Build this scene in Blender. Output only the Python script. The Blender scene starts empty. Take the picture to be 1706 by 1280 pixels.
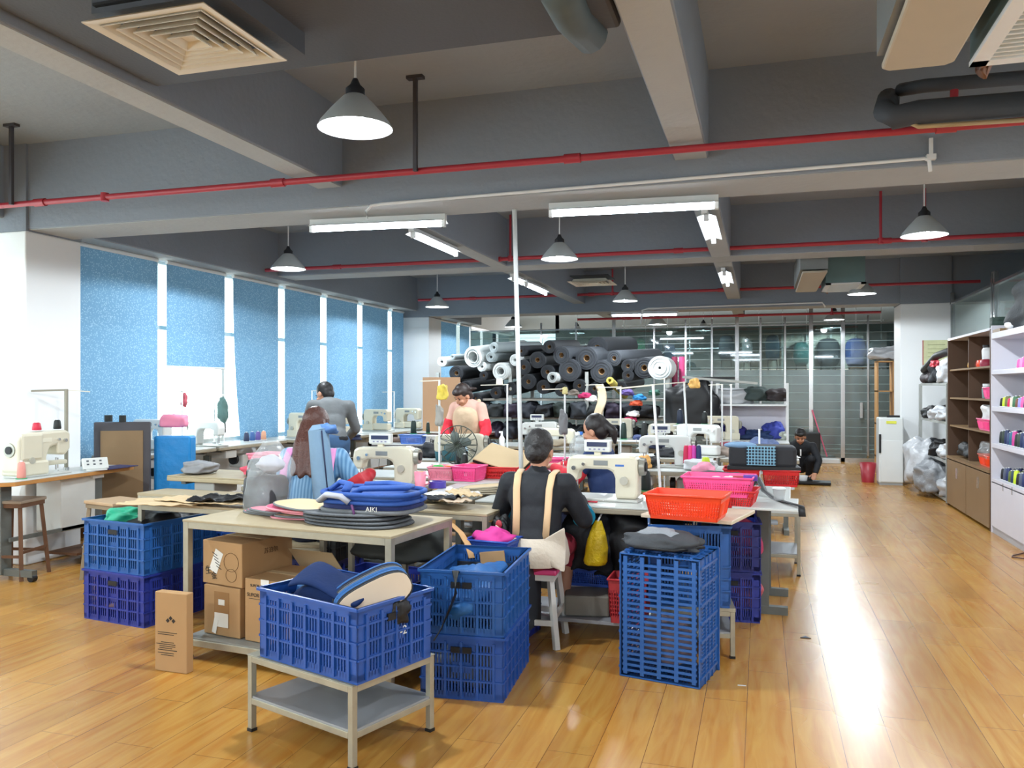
import bpy, math, random
from mathutils import Vector, Matrix, Euler, noise
R=math.radians; PI=math.pi
S=bpy.context.scene; COL=S.collection
# ---------------------------------------------------------------- camera, world, exposure
F_PX=1370.0; VX=1268.0; HY=647.0; CAMZ=1.45
YAW=math.atan((VX-853)/F_PX); CA,SA=math.cos(YAW),math.sin(YAW)
cd=bpy.data.cameras.new('camera'); cam=bpy.data.objects.new('camera',cd); COL.objects.link(cam); S.camera=cam
cam.location=(0,0,CAMZ); cam.rotation_euler=(PI/2,0,YAW)
cd.sensor_width=36; cd.lens=F_PX/1706*36; cd.shift_y=7/1706; cd.clip_start=.05; cd.clip_end=200
w=bpy.data.worlds.new('sky'); S.world=w; w.use_nodes=True
bg=w.node_tree.nodes['Background']; bg.inputs[0].default_value=(.93,.97,1,1); bg.inputs[1].default_value=5.0
S.view_settings.view_transform='Standard'; S.view_settings.look='None'; S.view_settings.gamma=1; S.view_settings.use_curve_mapping=False
S.view_settings.exposure=0.32
S.cycles.max_bounces=7; S.cycles.diffuse_bounces=4; S.cycles.transparent_max_bounces=16; S.cycles.sample_clamp_indirect=6
S.cycles.use_denoising=True
LAMP_W=36; TUBE_S=26.0
LAMPS=[(-4.8,3.4),(-1.87,3.57),(1.28,3.4),(-4.75,7.58),(-1.87,7.76),(1.28,7.43),(-4.78,11.8),(-1.87,11.78),(1.28,11.8),
       (-4.85,16.1),(-1.95,16.3),(1.28,16.1),(-4.8,-.8),(-1.87,-.8),(1.28,-.8),(-4.8,-5),(-1.87,-5),(1.28,-5)]
LAMPZ=2.7
def at(px,py,z):
    d=F_PX*(z-CAMZ)/(HY-py); r=(px-853)/F_PX*d
    return Vector((r*CA-d*SA, r*SA+d*CA, z))
def atY(px,Y,py=None):
    k=(px-853)/F_PX; X=(k*Y*CA-Y*SA)/(CA+k*SA)
    z=0 if py is None else CAMZ+(HY-py)*(-X*SA+Y*CA)/F_PX
    return Vector((X,Y,z))
def atX(px,X,py=None):
    k=(px-853)/F_PX; Y=X*(CA+k*SA)/(k*CA-SA)
    z=0 if py is None else CAMZ+(HY-py)*(-X*SA+Y*CA)/F_PX
    return Vector((X,Y,z))
# ---------------------------------------------------------------- materials
def lin(h):
    if isinstance(h,str):
        h=h.lstrip('#'); c=[int(h[i:i+2],16)/255 for i in(0,2,4)]
        return tuple(x/12.92 if x<=.04045 else ((x+.055)/1.055)**2.4 for x in c)+(1,)
    return tuple(h)+(1,)
_mc={}
def mat(h,rough=.6,metal=0,var=.08,scale=8,bump=0,bscale=60,alpha=1,trans=0,spec=.5,sheen=0,name=None,subs=0):
    key=(h,rough,metal,var,scale,bump,bscale,alpha,trans,spec,sheen,subs)
    if key in _mc: return _mc[key]
    m=bpy.data.materials.new(name or 'surface_'+str(h).strip('#')); m.use_nodes=True
    nt=m.node_tree; b=nt.nodes['Principled BSDF']; c=lin(h)
    b.inputs['Roughness'].default_value=rough; b.inputs['Metallic'].default_value=metal
    b.inputs['Specular IOR Level'].default_value=spec
    if alpha<1: b.inputs['Alpha'].default_value=alpha
    if trans: b.inputs['Transmission Weight'].default_value=trans
    if sheen: b.inputs['Sheen Weight'].default_value=sheen
    tc=nt.nodes.new('ShaderNodeTexCoord')
    n=nt.nodes.new('ShaderNodeTexNoise'); n.inputs['Scale'].default_value=scale; n.inputs['Detail'].default_value=4
    nt.links.new(tc.outputs['Object'],n.inputs['Vector'])
    mx=nt.nodes.new('ShaderNodeMix'); mx.data_type='RGBA'
    mx.inputs[6].default_value=tuple(x*(1-var) for x in c[:3])+(1,); mx.inputs[7].default_value=tuple(min(1,x*(1+var)) for x in c[:3])+(1,)
    nt.links.new(n.outputs['Fac'],mx.inputs[0]); nt.links.new(mx.outputs[2],b.inputs['Base Color'])
    if bump:
        n2=nt.nodes.new('ShaderNodeTexNoise'); n2.inputs['Scale'].default_value=bscale; n2.inputs['Detail'].default_value=5
        nt.links.new(tc.outputs['Object'],n2.inputs['Vector'])
        bp=nt.nodes.new('ShaderNodeBump'); bp.inputs['Strength'].default_value=bump; bp.inputs['Distance'].default_value=.01
        nt.links.new(n2.outputs['Fac'],bp.inputs['Height']); nt.links.new(bp.outputs[0],b.inputs['Normal'])
    _mc[key]=m; return m
def emis(h,s,name='light'):
    key=('e',h,s)
    if key in _mc: return _mc[key]
    m=bpy.data.materials.new(name); m.use_nodes=True; nt=m.node_tree; nt.nodes.clear()
    o=nt.nodes.new('ShaderNodeOutputMaterial'); e=nt.nodes.new('ShaderNodeEmission'); e.inputs[0].default_value=lin(h); e.inputs[1].default_value=s
    nt.links.new(e.outputs[0],o.inputs[0]); _mc[key]=m; return m
def glass_mat(tint,clear=.75,gloss=.06,name='clear_glass',milk=0,milkcol='#9aa5a5',stripe=None):
    m=bpy.data.materials.new(name); m.use_nodes=True; nt=m.node_tree; nt.nodes.clear(); L=nt.links
    o=nt.nodes.new('ShaderNodeOutputMaterial'); t=nt.nodes.new('ShaderNodeBsdfTransparent'); t.inputs[0].default_value=lin(tint)
    g=nt.nodes.new('ShaderNodeBsdfGlossy'); g.inputs['Roughness'].default_value=gloss
    mx=nt.nodes.new('ShaderNodeMixShader'); mx.inputs[0].default_value=1-clear
    L.new(t.outputs[0],mx.inputs[1]); L.new(g.outputs[0],mx.inputs[2]); out=mx.outputs[0]
    if milk:
        d=nt.nodes.new('ShaderNodeBsdfDiffuse'); d.inputs[0].default_value=lin(milkcol)
        m2=nt.nodes.new('ShaderNodeMixShader'); m2.inputs[0].default_value=milk; L.new(out,m2.inputs[1]); L.new(d.outputs[0],m2.inputs[2]); out=m2.outputs[0]
        if stripe:
            tc=nt.nodes.new('ShaderNodeTexCoord'); sp=nt.nodes.new('ShaderNodeSeparateXYZ'); L.new(tc.outputs['Object'],sp.inputs[0])
            pp=nt.nodes.new('ShaderNodeMath'); pp.operation='PINGPONG'; pp.inputs[1].default_value=stripe/2; L.new(sp.outputs[2],pp.inputs[0])
            lt=nt.nodes.new('ShaderNodeMath'); lt.operation='LESS_THAN'; lt.inputs[1].default_value=.006; L.new(pp.outputs[0],lt.inputs[0])
            ma=nt.nodes.new('ShaderNodeMath'); ma.operation='MULTIPLY_ADD'; ma.inputs[1].default_value=.45; ma.inputs[2].default_value=milk; L.new(lt.outputs[0],ma.inputs[0]); L.new(ma.outputs[0],m2.inputs[0])
    L.new(out,o.inputs[0]); return m
def wood_floor():
    m=bpy.data.materials.new('laminate_planks'); m.use_nodes=True; nt=m.node_tree; L=nt.links; N=nt.nodes.new
    b=nt.nodes['Principled BSDF']; tc=N('ShaderNodeTexCoord'); mp=N('ShaderNodeMapping'); mp.inputs['Rotation'].default_value=(0,0,PI/2); mp.inputs['Location'].default_value=(.35,.062,0)
    L.new(tc.outputs['Object'],mp.inputs[0])
    br=N('ShaderNodeTexBrick'); br.inputs['Scale'].default_value=1; br.inputs['Brick Width'].default_value=1.2; br.inputs['Row Height'].default_value=.19
    br.inputs['Mortar Size'].default_value=.0013; br.inputs['Mortar Smooth'].default_value=.1; br.offset=.37; br.inputs['Bias'].default_value=0
    br.inputs['Color1'].default_value=lin('#ae8441'); br.inputs['Color2'].default_value=lin('#c0954c'); br.inputs['Mortar'].default_value=lin('#6b4420')
    L.new(mp.outputs[0],br.inputs['Vector'])
    m2=N('ShaderNodeMapping'); m2.inputs['Scale'].default_value=(9,.9,1); L.new(tc.outputs['Object'],m2.inputs[0])
    n=N('ShaderNodeTexNoise'); n.inputs['Scale'].default_value=2.2; n.inputs['Detail'].default_value=7; n.inputs['Distortion'].default_value=1.0; L.new(m2.outputs[0],n.inputs['Vector'])
    cr=N('ShaderNodeValToRGB'); cr.color_ramp.elements[0].position=.3; cr.color_ramp.elements[0].color=lin('#e2bd8c'); cr.color_ramp.elements[1].position=.75; cr.color_ramp.elements[1].color=(1,1,1,1)
    L.new(n.outputs['Fac'],cr.inputs[0])
    mx=N('ShaderNodeMix'); mx.data_type='RGBA'; mx.blend_type='MULTIPLY'; mx.inputs[0].default_value=.85; L.new(br.outputs['Color'],mx.inputs[6]); L.new(cr.outputs[0],mx.inputs[7])
    n3=N('ShaderNodeTexNoise'); n3.inputs['Scale'].default_value=.8; L.new(tc.outputs['Object'],n3.inputs['Vector'])
    L.new(mx.outputs[2],b.inputs['Base Color'])
    mr=N('ShaderNodeMapRange'); mr.inputs[3].default_value=.2; mr.inputs[4].default_value=.34; L.new(n3.outputs['Fac'],mr.inputs[0]); L.new(mr.outputs[0],b.inputs['Roughness'])
    bp=N('ShaderNodeBump'); bp.inputs['Strength'].default_value=.25; bp.inputs['Distance'].default_value=.003; bp.invert=True
    L.new(br.outputs['Fac'],bp.inputs['Height']); L.new(bp.outputs[0],b.inputs['Normal'])
    return m
def blind_mat():
    m=bpy.data.materials.new('speckled_blue_blind'); m.use_nodes=True; nt=m.node_tree; nt.nodes.clear(); L=nt.links; N=nt.nodes.new
    o=N('ShaderNodeOutputMaterial'); tc=N('ShaderNodeTexCoord'); v=N('ShaderNodeTexVoronoi'); v.inputs['Scale'].default_value=55; v.inputs['Randomness'].default_value=1
    L.new(tc.outputs['Object'],v.inputs['Vector'])
    cr=N('ShaderNodeValToRGB'); cr.color_ramp.elements[0].position=.2; cr.color_ramp.elements[0].color=lin('#9fc1d6'); cr.color_ramp.elements[1].position=.42; cr.color_ramp.elements[1].color=lin('#749ebd')
    L.new(v.outputs['Distance'],cr.inputs[0])
    d=N('ShaderNodeBsdfDiffuse'); t=N('ShaderNodeBsdfTranslucent'); mx=N('ShaderNodeMixShader'); mx.inputs[0].default_value=.07
    L.new(cr.outputs[0],d.inputs[0]); L.new(cr.outputs[0],t.inputs[0]); L.new(d.outputs[0],mx.inputs[1]); L.new(t.outputs[0],mx.inputs[2]); L.new(mx.outputs[0],o.inputs[0])
    return m
def checker_mat(c1,c2,sc):
    m=mat(c1,.7,var=.001,scale=sc+.123); nt=m.node_tree; b=nt.nodes['Principled BSDF']; N=nt.nodes.new
    tc=N('ShaderNodeTexCoord'); sp=N('ShaderNodeSeparateXYZ'); nt.links.new(tc.outputs['Object'],sp.inputs[0]); outs=[]
    for i in (0,2):
        p=N('ShaderNodeMath'); p.operation='PINGPONG'; p.inputs[1].default_value=sc/2; nt.links.new(sp.outputs[i],p.inputs[0])
        l=N('ShaderNodeMath'); l.operation='LESS_THAN'; l.inputs[1].default_value=sc*.14; nt.links.new(p.outputs[0],l.inputs[0]); outs.append(l)
    a=N('ShaderNodeMath'); a.operation='MAXIMUM'; nt.links.new(outs[0].outputs[0],a.inputs[0]); nt.links.new(outs[1].outputs[0],a.inputs[1])
    mx=N('ShaderNodeMix'); mx.data_type='RGBA'; mx.inputs[6].default_value=lin(c1); mx.inputs[7].default_value=lin(c2)
    nt.links.new(a.outputs[0],mx.inputs[0]); nt.links.new(mx.outputs[2],b.inputs['Base Color']); return m
# ---------------------------------------------------------------- mesh builder
class M:
    def __init__(s): s.v=[]; s.f=[]; s.sm=[]; s.X=Matrix()
    def add(s,vs,fs,smooth=False):
        k=len(s.v); s.v+= [tuple(s.X@Vector(p)) for p in vs]; s.f+=[tuple(i+k for i in f) for f in fs]; s.sm+=[smooth]*len(fs); return s
    def box(s,c,d,rz=0,rot=None):
        hx,hy,hz=d[0]/2,d[1]/2,d[2]/2; T=Matrix.Translation(c)@(Euler(rot).to_matrix().to_4x4() if rot else Matrix.Rotation(rz,4,'Z'))
        vs=[T@Vector((x*hx,y*hy,z*hz)) for z in(-1,1) for y in(-1,1) for x in(-1,1)]
        return s.add(vs,[(0,2,3,1),(4,5,7,6),(0,1,5,4),(2,6,7,3),(0,4,6,2),(1,3,7,5)])
    def bar(s,a,b,t,t2=None):     # square bar from a to b
        a=Vector(a);b=Vector(b);d=b-a; q=d.to_track_quat('Z','Y').to_matrix().to_4x4(); T=Matrix.Translation((a+b)/2)@q
        hx,hy,hz=t/2,(t2 or t)/2,d.length/2
        vs=[T@Vector((x*hx,y*hy,z*hz)) for z in(-1,1) for y in(-1,1) for x in(-1,1)]
        return s.add(vs,[(0,2,3,1),(4,5,7,6),(0,1,5,4),(2,6,7,3),(0,4,6,2),(1,3,7,5)])
    def cyl(s,a,b,r,r2=None,n=16,cap=True):
        a=Vector(a);b=Vector(b); r2=r if r2 is None else r2; q=(b-a).to_track_quat('Z','Y')
        ring=lambda c,rr:[c+q@Vector((rr*math.cos(2*PI*i/n),rr*math.sin(2*PI*i/n),0)) for i in range(n)]
        A,B=ring(a,r),ring(b,r2)
        s.add(A+B,[(i,(i+1)%n,n+(i+1)%n,n+i) for i in range(n)],True)
        if cap:
            s.add(A,[tuple(range(n-1,-1,-1))]); s.add(B,[tuple(range(n))])
        return s
    def tube(s,a,b,ro,ri,n=24):   # hollow tube
        a=Vector(a);b=Vector(b); q=(b-a).to_track_quat('Z','Y')
        ring=lambda c,rr:[c+q@Vector((rr*math.cos(2*PI*i/n),rr*math.sin(2*PI*i/n),0)) for i in range(n)]
        P=lambda A,B:s.add(A+B,[(i,(i+1)%n,n+(i+1)%n,n+i) for i in range(n)],True)
        P(ring(a,ro),ring(b,ro)); P(ring(b,ri),ring(a,ri)); P(ring(a,ri),ring(a,ro)); P(ring(b,ro),ring(b,ri)); return s
    def pipe(s,path,r,n=10,flat=None):   # swept tube; flat=(w,h) for a strap
        path=[Vector(p) for p in path]; rings=[]
        up=Vector((0,0,1)); 
        for i,p in enumerate(path):
            t=(path[min(i+1,len(path)-1)]-path[max(i-1,0)]).normalized()
            sd=t.cross(up); 
            if sd.length<.05: sd=t.cross(Vector((0,1,0)))
            sd.normalize(); u=sd.cross(t)
            rr=r[i] if isinstance(r,(list,tuple)) else r
            if flat: rings.append([p+sd*(math.cos(2*PI*k/n))*flat[0]/2+u*math.sin(2*PI*k/n)*flat[1]/2 for k in range(n)])
            else: rings.append([p+sd*rr*math.cos(2*PI*k/n)+u*rr*math.sin(2*PI*k/n) for k in range(n)])
        vs=[v for q in rings for v in q]; fs=[]
        for i in range(len(path)-1):
            for k in range(n): fs.append((i*n+k,i*n+(k+1)%n,(i+1)*n+(k+1)%n,(i+1)*n+k))
        fs.append(tuple(range(n-1,-1,-1))); m=(len(path)-1)*n; fs.append(tuple(m+k for k in range(n)))
        return s.add(vs,fs,True)
    def lathe(s,c,prof,n=24,close=True):   # profile (r,z)
        vs=[];fs=[]; c=Vector(c)
        for r,z in prof:
            for i in range(n): vs.append(c+Vector((r*math.cos(2*PI*i/n),r*math.sin(2*PI*i/n),z)))
        for j in range(len(prof)-1):
            for i in range(n): fs.append((j*n+i,j*n+(i+1)%n,(j+1)*n+(i+1)%n,(j+1)*n+i))
        s.add(vs,fs,True)
        if close:
            for j,rev in((0,1),(len(prof)-1,0)):
                if prof[j][0]>1e-4:
                    ring=vs[j*n:(j+1)*n]; s.add(ring,[tuple(range(n-1,-1,-1)) if rev else tuple(range(n))])
        return s
    def prism(s,poly,h0,h1,axis='Z'):    # poly 2d; extruded along axis
        def mk(p,h):
            return {'Z':(p[0],p[1],h),'Y':(p[0],h,p[1]),'X':(h,p[0],p[1])}[axis]
        n=len(poly); s.add([mk(p,h0) for p in poly]+[mk(p,h1) for p in poly],[tuple(range(n-1,-1,-1)),tuple(range(n,2*n))]+[(i,(i+1)%n,n+(i+1)%n,n+i) for i in range(n)]); return s
    def ell(s,c,r,rot=(0,0,0),n=16,m=10,jit=0,seed=0,e=1.0,flat=None):
        q=Euler(rot).to_matrix(); vs=[];fs=[]; c=Vector(c)
        sg=lambda x:(abs(x)**e)*(1 if x>=0 else -1)
        for j in range(m+1):
            ph=-PI/2+PI*j/m
            for i in range(n):
                th=2*PI*i/n; p=Vector((sg(math.cos(ph))*sg(math.cos(th)),sg(math.cos(ph))*sg(math.sin(th)),sg(math.sin(ph))))
                if jit:
                    p*=1+jit*noise.noise(p*1.7+Vector((seed*3.1,seed,0)))*2+jit*.6*noise.noise(p*4.3+Vector((seed,7,seed)))
                p=Vector((p.x*r[0],p.y*r[1],p.z*r[2]))
                if flat is not None and p.z<flat: p.z=flat+(p.z-flat)*.05
                vs.append(c+q@p)
        for j in range(m):
            for i in range(n): fs.append((j*n+i,j*n+(i+1)%n,(j+1)*n+(i+1)%n,(j+1)*n+i))
        return s.add(vs,fs,True)
    def grid(s,fn,nu,nv,thick=0,smooth=True):
        vs=[Vector(fn(i/nu,j/nv)) for j in range(nv+1) for i in range(nu+1)]
        w=nu+1; fs=[(j*w+i,j*w+i+1,(j+1)*w+i+1,(j+1)*w+i) for j in range(nv) for i in range(nu)]
        if thick:
            k=len(vs); vs2=[v-Vector((0,0,thick)) for v in vs]; bd=[i for i in range(w)]+[j*w+nu for j in range(1,nv+1)]+[nv*w+i for i in range(nu-1,-1,-1)]+[j*w for j in range(nv-1,0,-1)]
            s.add(vs+vs2,fs+[tuple(k+i for i in reversed(f)) for f in fs]+[(bd[(i+1)%len(bd)],bd[i],bd[i]+k,bd[(i+1)%len(bd)]+k) for i in range(len(bd))],smooth)
        else: s.add(vs,fs,smooth)
        return s
    def mesh(s,name):
        me=bpy.data.meshes.new(name); me.from_pydata(s.v,[],s.f); me.polygons.foreach_set('use_smooth',s.sm); me.update(); return me
    def build(s,name,m,parent=None,bevel=0,loc=None,rz=0,local=True,remesh=0,disp=0,dsize=.1,smooth=0,sub=0):
        me=s.mesh(name); me.materials.append(m); o=bpy.data.objects.new(name,me); COL.objects.link(o)
        if loc is not None: o.location=loc; o.rotation_euler=(0,0,rz)
        if parent: o.parent=parent
        if bevel:
            b=o.modifiers.new('edge','BEVEL'); b.width=bevel; b.segments=2; b.limit_method='ANGLE'
        if sub: u=o.modifiers.new('sub','SUBSURF'); u.levels=sub; u.render_levels=sub
        if remesh:
            q=o.modifiers.new('skin','REMESH'); q.mode='VOXEL'; q.voxel_size=remesh; q.use_smooth_shade=True
        if smooth:
            q=o.modifiers.new('soft','SMOOTH'); q.iterations=smooth; q.factor=.6
        if disp:
            tx=clouds(dsize); q=o.modifiers.new('folds','DISPLACE'); q.texture=tx; q.strength=disp; q.mid_level=.5
        return o
_tx={}
def clouds(sz):
    if sz not in _tx:
        t=bpy.data.textures.new('folds','CLOUDS'); t.noise_scale=sz; t.noise_depth=2; _tx[sz]=t
    return _tx[sz]
def tag(o,label,cat,group=None,kind=None):
    if label: o['label']=label
    if cat: o['category']=cat
    if group: o['group']=group
    if kind: o['kind']=kind
    return o
def thing(name,label,cat,loc=(0,0,0),rz=0,group=None):
    o=bpy.data.objects.new(name,None); COL.objects.link(o); o.location=loc; o.rotation_euler=(0,0,rz); o.empty_display_size=.1
    return tag(o,label,cat,group)
def part(o,label=None):
    if label: o['label']=label
    return o
def struct(name,m,mt,bevel=0):
    o=m.build(name,mt,bevel=bevel); o['kind']='structure'; return o
def dup(root,loc=None,rz=None,label=None,group=None,mats=None):
    r=root.copy(); COL.objects.link(r)
    if loc is not None: r.location=loc
    if rz is not None: r.rotation_euler=(0,0,rz)
    if label: r['label']=label
    if group: r['group']=group
    for ch in list(root.children):
        c=ch.copy(); COL.objects.link(c); c.parent=r
        for g in ch.children:
            d=g.copy(); COL.objects.link(d); d.parent=c
    return r
rnd=random.Random(7)
BX=lambda c,d,rz=0:M().box(c,d,rz)
def text(s,size,m,parent,loc,rot,ext=.0006,name='lettering'):
    c=bpy.data.curves.new(name,'FONT'); c.body=s; c.size=size; c.extrude=ext; c.align_x='CENTER'; c.align_y='CENTER'; tmp=bpy.data.objects.new(name,c); me=bpy.data.meshes.new_from_object(tmp); me.materials.clear(); me.materials.append(m); bpy.data.objects.remove(tmp)
    o=bpy.data.objects.new(name,me); COL.objects.link(o); o.location=loc; o.rotation_euler=rot; o.parent=parent; return o
# palette
WHITE=mat('#e9eced',.6,var=.03,scale=1.5,bump=.05)
GREYP=mat('#858d97',.75,var=.10,scale=1.2,bump=.35,bscale=25,name='grey_ceiling_paint')
SLAB=mat('#93989b',.8,var=.14,scale=.9,bump=.5,bscale=18,name='rough_slab_paint')
BEAMB=mat('#a5a8a8',.8,var=.10,scale=2,bump=.4,bscale=20,name='pale_beam_underside')  # beam undersides in a paler grey than the beam sides
RED=mat('#a8303c',.4,var=.08); CREAM=mat('#dad4c4',.45,var=.05); STEEL=mat('#a9a493',.45,.55,var=.2,scale=15,name='worn_painted_steel')
CHROME=mat('#d0d2d3',.2,.9,var=.03); BLACK=mat('#0e0f12',.55,var=.2); DARK=mat('#1b1e24',.7,var=.2,scale=12,bump=.3)
PLY=mat('#a99a7c',.6,var=.12,scale=10); TOPW=mat('#c3c6c2',.35,var=.05,scale=4); RUST=mat('#6b4b35',.6,.4,var=.3,scale=14)
MACH=mat('#cfc9b4',.3,var=.05,name='cream_enamel'); MACHW=mat('#d3d5d1',.3,var=.04,name='white_enamel'); CARD=mat('#b08a5e',.8,var=.07,scale=6,name='cardboard')
CARDL=mat('#c4ab84',.8,var=.07,scale=6); NAVY=mat('#16203f',.8,var=.25,scale=20,bump=.3); BLUEF=mat('#1d4a86',.75,var=.2,scale=20,bump=.3)
PINKF=mat('#e08fa6',.8,var=.1,scale=20); GREYF=mat('#6d7073',.8,var=.15,scale=20,bump=.2); CREAMF=mat('#d9c9ae',.85,var=.08,scale=20,bump=.2)
SKIN=mat('#c08a6c',.55,var=.06,scale=20,subs=1); HAIR=mat('#140f0e',.45,var=.3,scale=60,bump=.6,bscale=90); HAIRB=mat('#47261c',.42,var=.35,scale=60,bump=.6,bscale=90)
PLASTW=mat('#dfe2e2',.35,var=.03)
# ---------------------------------------------------------------- room shell
XW=-6.3; YG=17.4; YB=-8.0; XR=2.74
fl=struct('floor',BX(((XW+5)/2-.5,6,-.05),(14,30,.1)),wood_floor()); fl.location=(0,0,0)
struct('ceiling',BX((-1.5,6,3.5),(14,30,.1)),SLAB)
def beam(name,x0,x1,y0,y1,z0,z1=3.46):
    o=struct(name,BX(((x0+x1)/2,(y0+y1)/2,(z0+z1)/2),(x1-x0,y1-y0,z1-z0)),GREYP,bevel=.008)
    q=BX(((x0+x1)/2,(y0+y1)/2,z0-.003),(x1-x0-.02,y1-y0-.02,.006)).build('beam_underside',BEAMB,o); return o
for i,(y0,y1,z) in enumerate([(5.3,5.78,2.755),(9.3,9.72,2.9),(13.8,14.28,2.755),(.85,1.25,2.9),(-3.3,-2.8,2.755)]):
    beam('ceiling_beam',-6.5,5,y0,y1,z)
for (x0,x1) in((-3.08,-2.875),(-.53,-.315)):
    for y0,y1 in((-8,-3.3),(-2.8,.85),(1.25,5.3),(5.78,9.3),(9.72,13.8),(14.28,17.3)): beam('ceiling_beam',x0,x1,y0,y1,2.9)
beam('perimeter_beam',-6.6,-5.98,-8,17.4,2.86)
# window wall on the left: parapet, mullions, panes, blinds
wl=M(); wl.box((XW-.12,6,.4),(.24,30,.8)); wl.box((XW-.12,6,3.16),(.24,30,.62))
struct('wall_left',wl,WHITE)
FR=mat('#c9cdc8',.4,.3,var=.03)
marks=[-7.9,-6.7,-5.5,-4.3,-3.1,-2.0,-.9,.2,1.3,2.4,3.5,4.6,5.3,6.35,7.47,8.64,9.78,10.92,12.07,13.2,14.4,15.42,16.6,17.3]
GL=glass_mat('#f4fbfb',.95,.02,'window_glass')
BL=blind_mat()
for i in range(len(marks)-1):
    y0,y1=marks[i],marks[i+1]; n='window_%d'%(i+1)
    fm=M(); 
    fm.box((XW-.07,y0,1.83),(.09,.055,2.06))
    for z in (.82,2.12,2.84): fm.box((XW-.07,(y0+y1)/2,z),(.06,y1-y0-.02,.045))
    o=struct(n,fm,FR)
    BX((XW-.09,(y0+y1)/2,1.83),(.008,y1-y0-.06,2.0)).build('pane',GL,o)
bl_bottom={7:1.67}
k=0
DIST=['first beside the near pillar','second from the near pillar, raised halfway above bright daylight','third from the near pillar','fourth from the near pillar','fifth from the near pillar','sixth from the near pillar','narrow last one before the far pillar','first beyond the far white pillar','second beyond the far white pillar','farthest one above the fabric rolls']
for (y0,y1,zb) in [(6.0,7.40,.75),(7.54,8.57,1.69),(8.73,9.71,.75),(9.88,10.84,.75),(11.02,12.0,.75),(12.18,13.13,.75),(13.3,14.1,.75),(14.42,15.33,.75),(15.53,16.52,.75),(16.72,17.35,.75)]:
    t=thing('roller_blind','speckled blue roller blind, '+DIST[k],'blind',(XW+.05,(y0+y1)/2,0),0,'roller blinds along the window wall'); wd=y1-y0
    z1=2.84
    if k==2:  # lower end drawn aside, as the third one in the row hangs skewed
        m=M().grid(lambda u,v:(.012*math.sin(u*20),-wd/2+wd*u+ (0.16*(1-v)**2*(1-u)),zb+(z1-zb)*v),8,10)
        m.build('fabric',BL,t)
    else:
        M().grid(lambda u,v:(.004*math.sin(u*9+k),-wd/2+wd*u,zb+(z1-zb)*v),8,4).build('fabric',BL,t)
    M().cyl((0,-wd/2,zb),(0,wd/2,zb),.012,n=8).build('bottom_rail',PLASTW,t)
    M().cyl((0,-wd/2,2.835),(0,wd/2,2.835),.022,n=10).build('roller',PLASTW,t); k+=1
# bright white-washed pane behind the near pillar is just open glass
def column(x0,x1,y0,y1):
    c=M().box(((x0+x1)/2,(y0+y1)/2,1.37),(x1-x0,y1-y0,2.74)); o=struct('column',c,WHITE,bevel=.012)
    BX(((x0+x1)/2,(y0+y1)/2,3.1),(x1-x0+.004,y1-y0+.004,.72)).build('column_head',GREYP,o)
column(-6.35,-5.75,5.28,5.85); column(-6.35,-5.75,13.8,14.4); column(2.04,2.74,13.75,14.4); column(-6.35,-5.75,-3.3,-2.7)
# right side partition : panels with a glass strip on top
FIL=mat('#c4cbcb',.35,var=.03); g2=glass_mat('#dfe9e8',.8,.03,'strip_glass',milk=.25,milkcol='#b9c4c2')
pr=M().box((XR+.03,3,1.06),(.05,21.5,2.12)); struct('wall_right',pr,WHITE)
pt=M()
for y in (13.7,11.42,11.3,9.35,9.25,7,4.8,2.5,.2,-2,-4,-6): pt.box((XR,y,2.45),(.05,.05,.86))
pt.box((XR,3,2.14),(.06,21.5,.04)); pt.box((XR,3,2.72),(.05,21.5,.03)); o=struct('trim_1',pt,CHROME)
BX((XR+.01,3,2.43),(.01,21.4,.58)).build('glass_strip',g2,o)
BX((5.0,6,1.7),(.1,30,3.5)).build('wall_far_right',WHITE)['kind']='structure'
bpy.data.objects['wall_far_right'].name='wall_outer'
struct('wall_behind',BX((-1,YB-.1,1.75),(13,.2,3.5)),WHITE)
bw=M(); bw.box((-2.0,21.2,1.75),(6.4,.15,3.5)); bw.box((-5.7,21.2,1.0),(1.2,.15,2.0)); bw.box((-6.6,21.2,1.75),(.7,.15,3.5)); bw.box((3.2,21.2,1.75),(4,.15,3.5)); bw.box((-5.7,21.2,3.2),(1.2,.15,.6)); struct('wall_back',bw,mat('#8e938f',.8,var=.1,scale=1))
bx2=M().box((-7.4,21.2,1.75),(1.2,.15,3.5)); struct('wall_back_left',bx2,mat('#8e938f',.8,var=.1,scale=1.01))
sh=M().box((3.2,19.4,1.75),(.12,4.0,3.5)); struct('wall_back_right',sh,mat('#8e938f',.8,var=.1,scale=1.02))
# back glass partition
GP=glass_mat('#b4c4c4',.86,.03,'partition_glass',milk=.05,milkcol='#93a09f',stripe=.17)
GF=glass_mat('#8ea3a4',.8,.12,'frosted_film_glass',milk=.3,milkcol='#8a9997',stripe=.17)
posts=[-6.25,-4.6,-3.82,-3.0,-2.15,-1.5,-.97,-.47,-.01,.46,.95,1.54,2.0,2.7]
fr=M()
for i,x in enumerate(posts):
    tk=.075 if i in (3,7,10,11) else .035
    fr.box((x,YG,1.5 if tk<.05 else 1.62),(tk,.05,2.75 if tk<.05 else 3.24))
fr.box((-1.8,YG,2.72),(9,.04,.03)); fr.box((-1.8,YG,.04),(9,.05,.08)); fr.box((-1.8,YG,3.15),(9,.05,.05))
wb=struct('wall_glass',fr,CHROME)
for i in range(len(posts)-1):
    x0,x1=posts[i]+.02,posts[i+1]-.02
    BX(((x0+x1)/2,YG,2.27),(x1-x0,.01,.88)).build('pane',GP,wb)
    BX(((x0+x1)/2,YG,.95),(x1-x0,.01,1.74)).build('frosted_pane',GF,wb)
BX((1.87,YG-.05,1.02),(.05,.06,.3)).build('door_handle',CHROME,wb)
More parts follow.
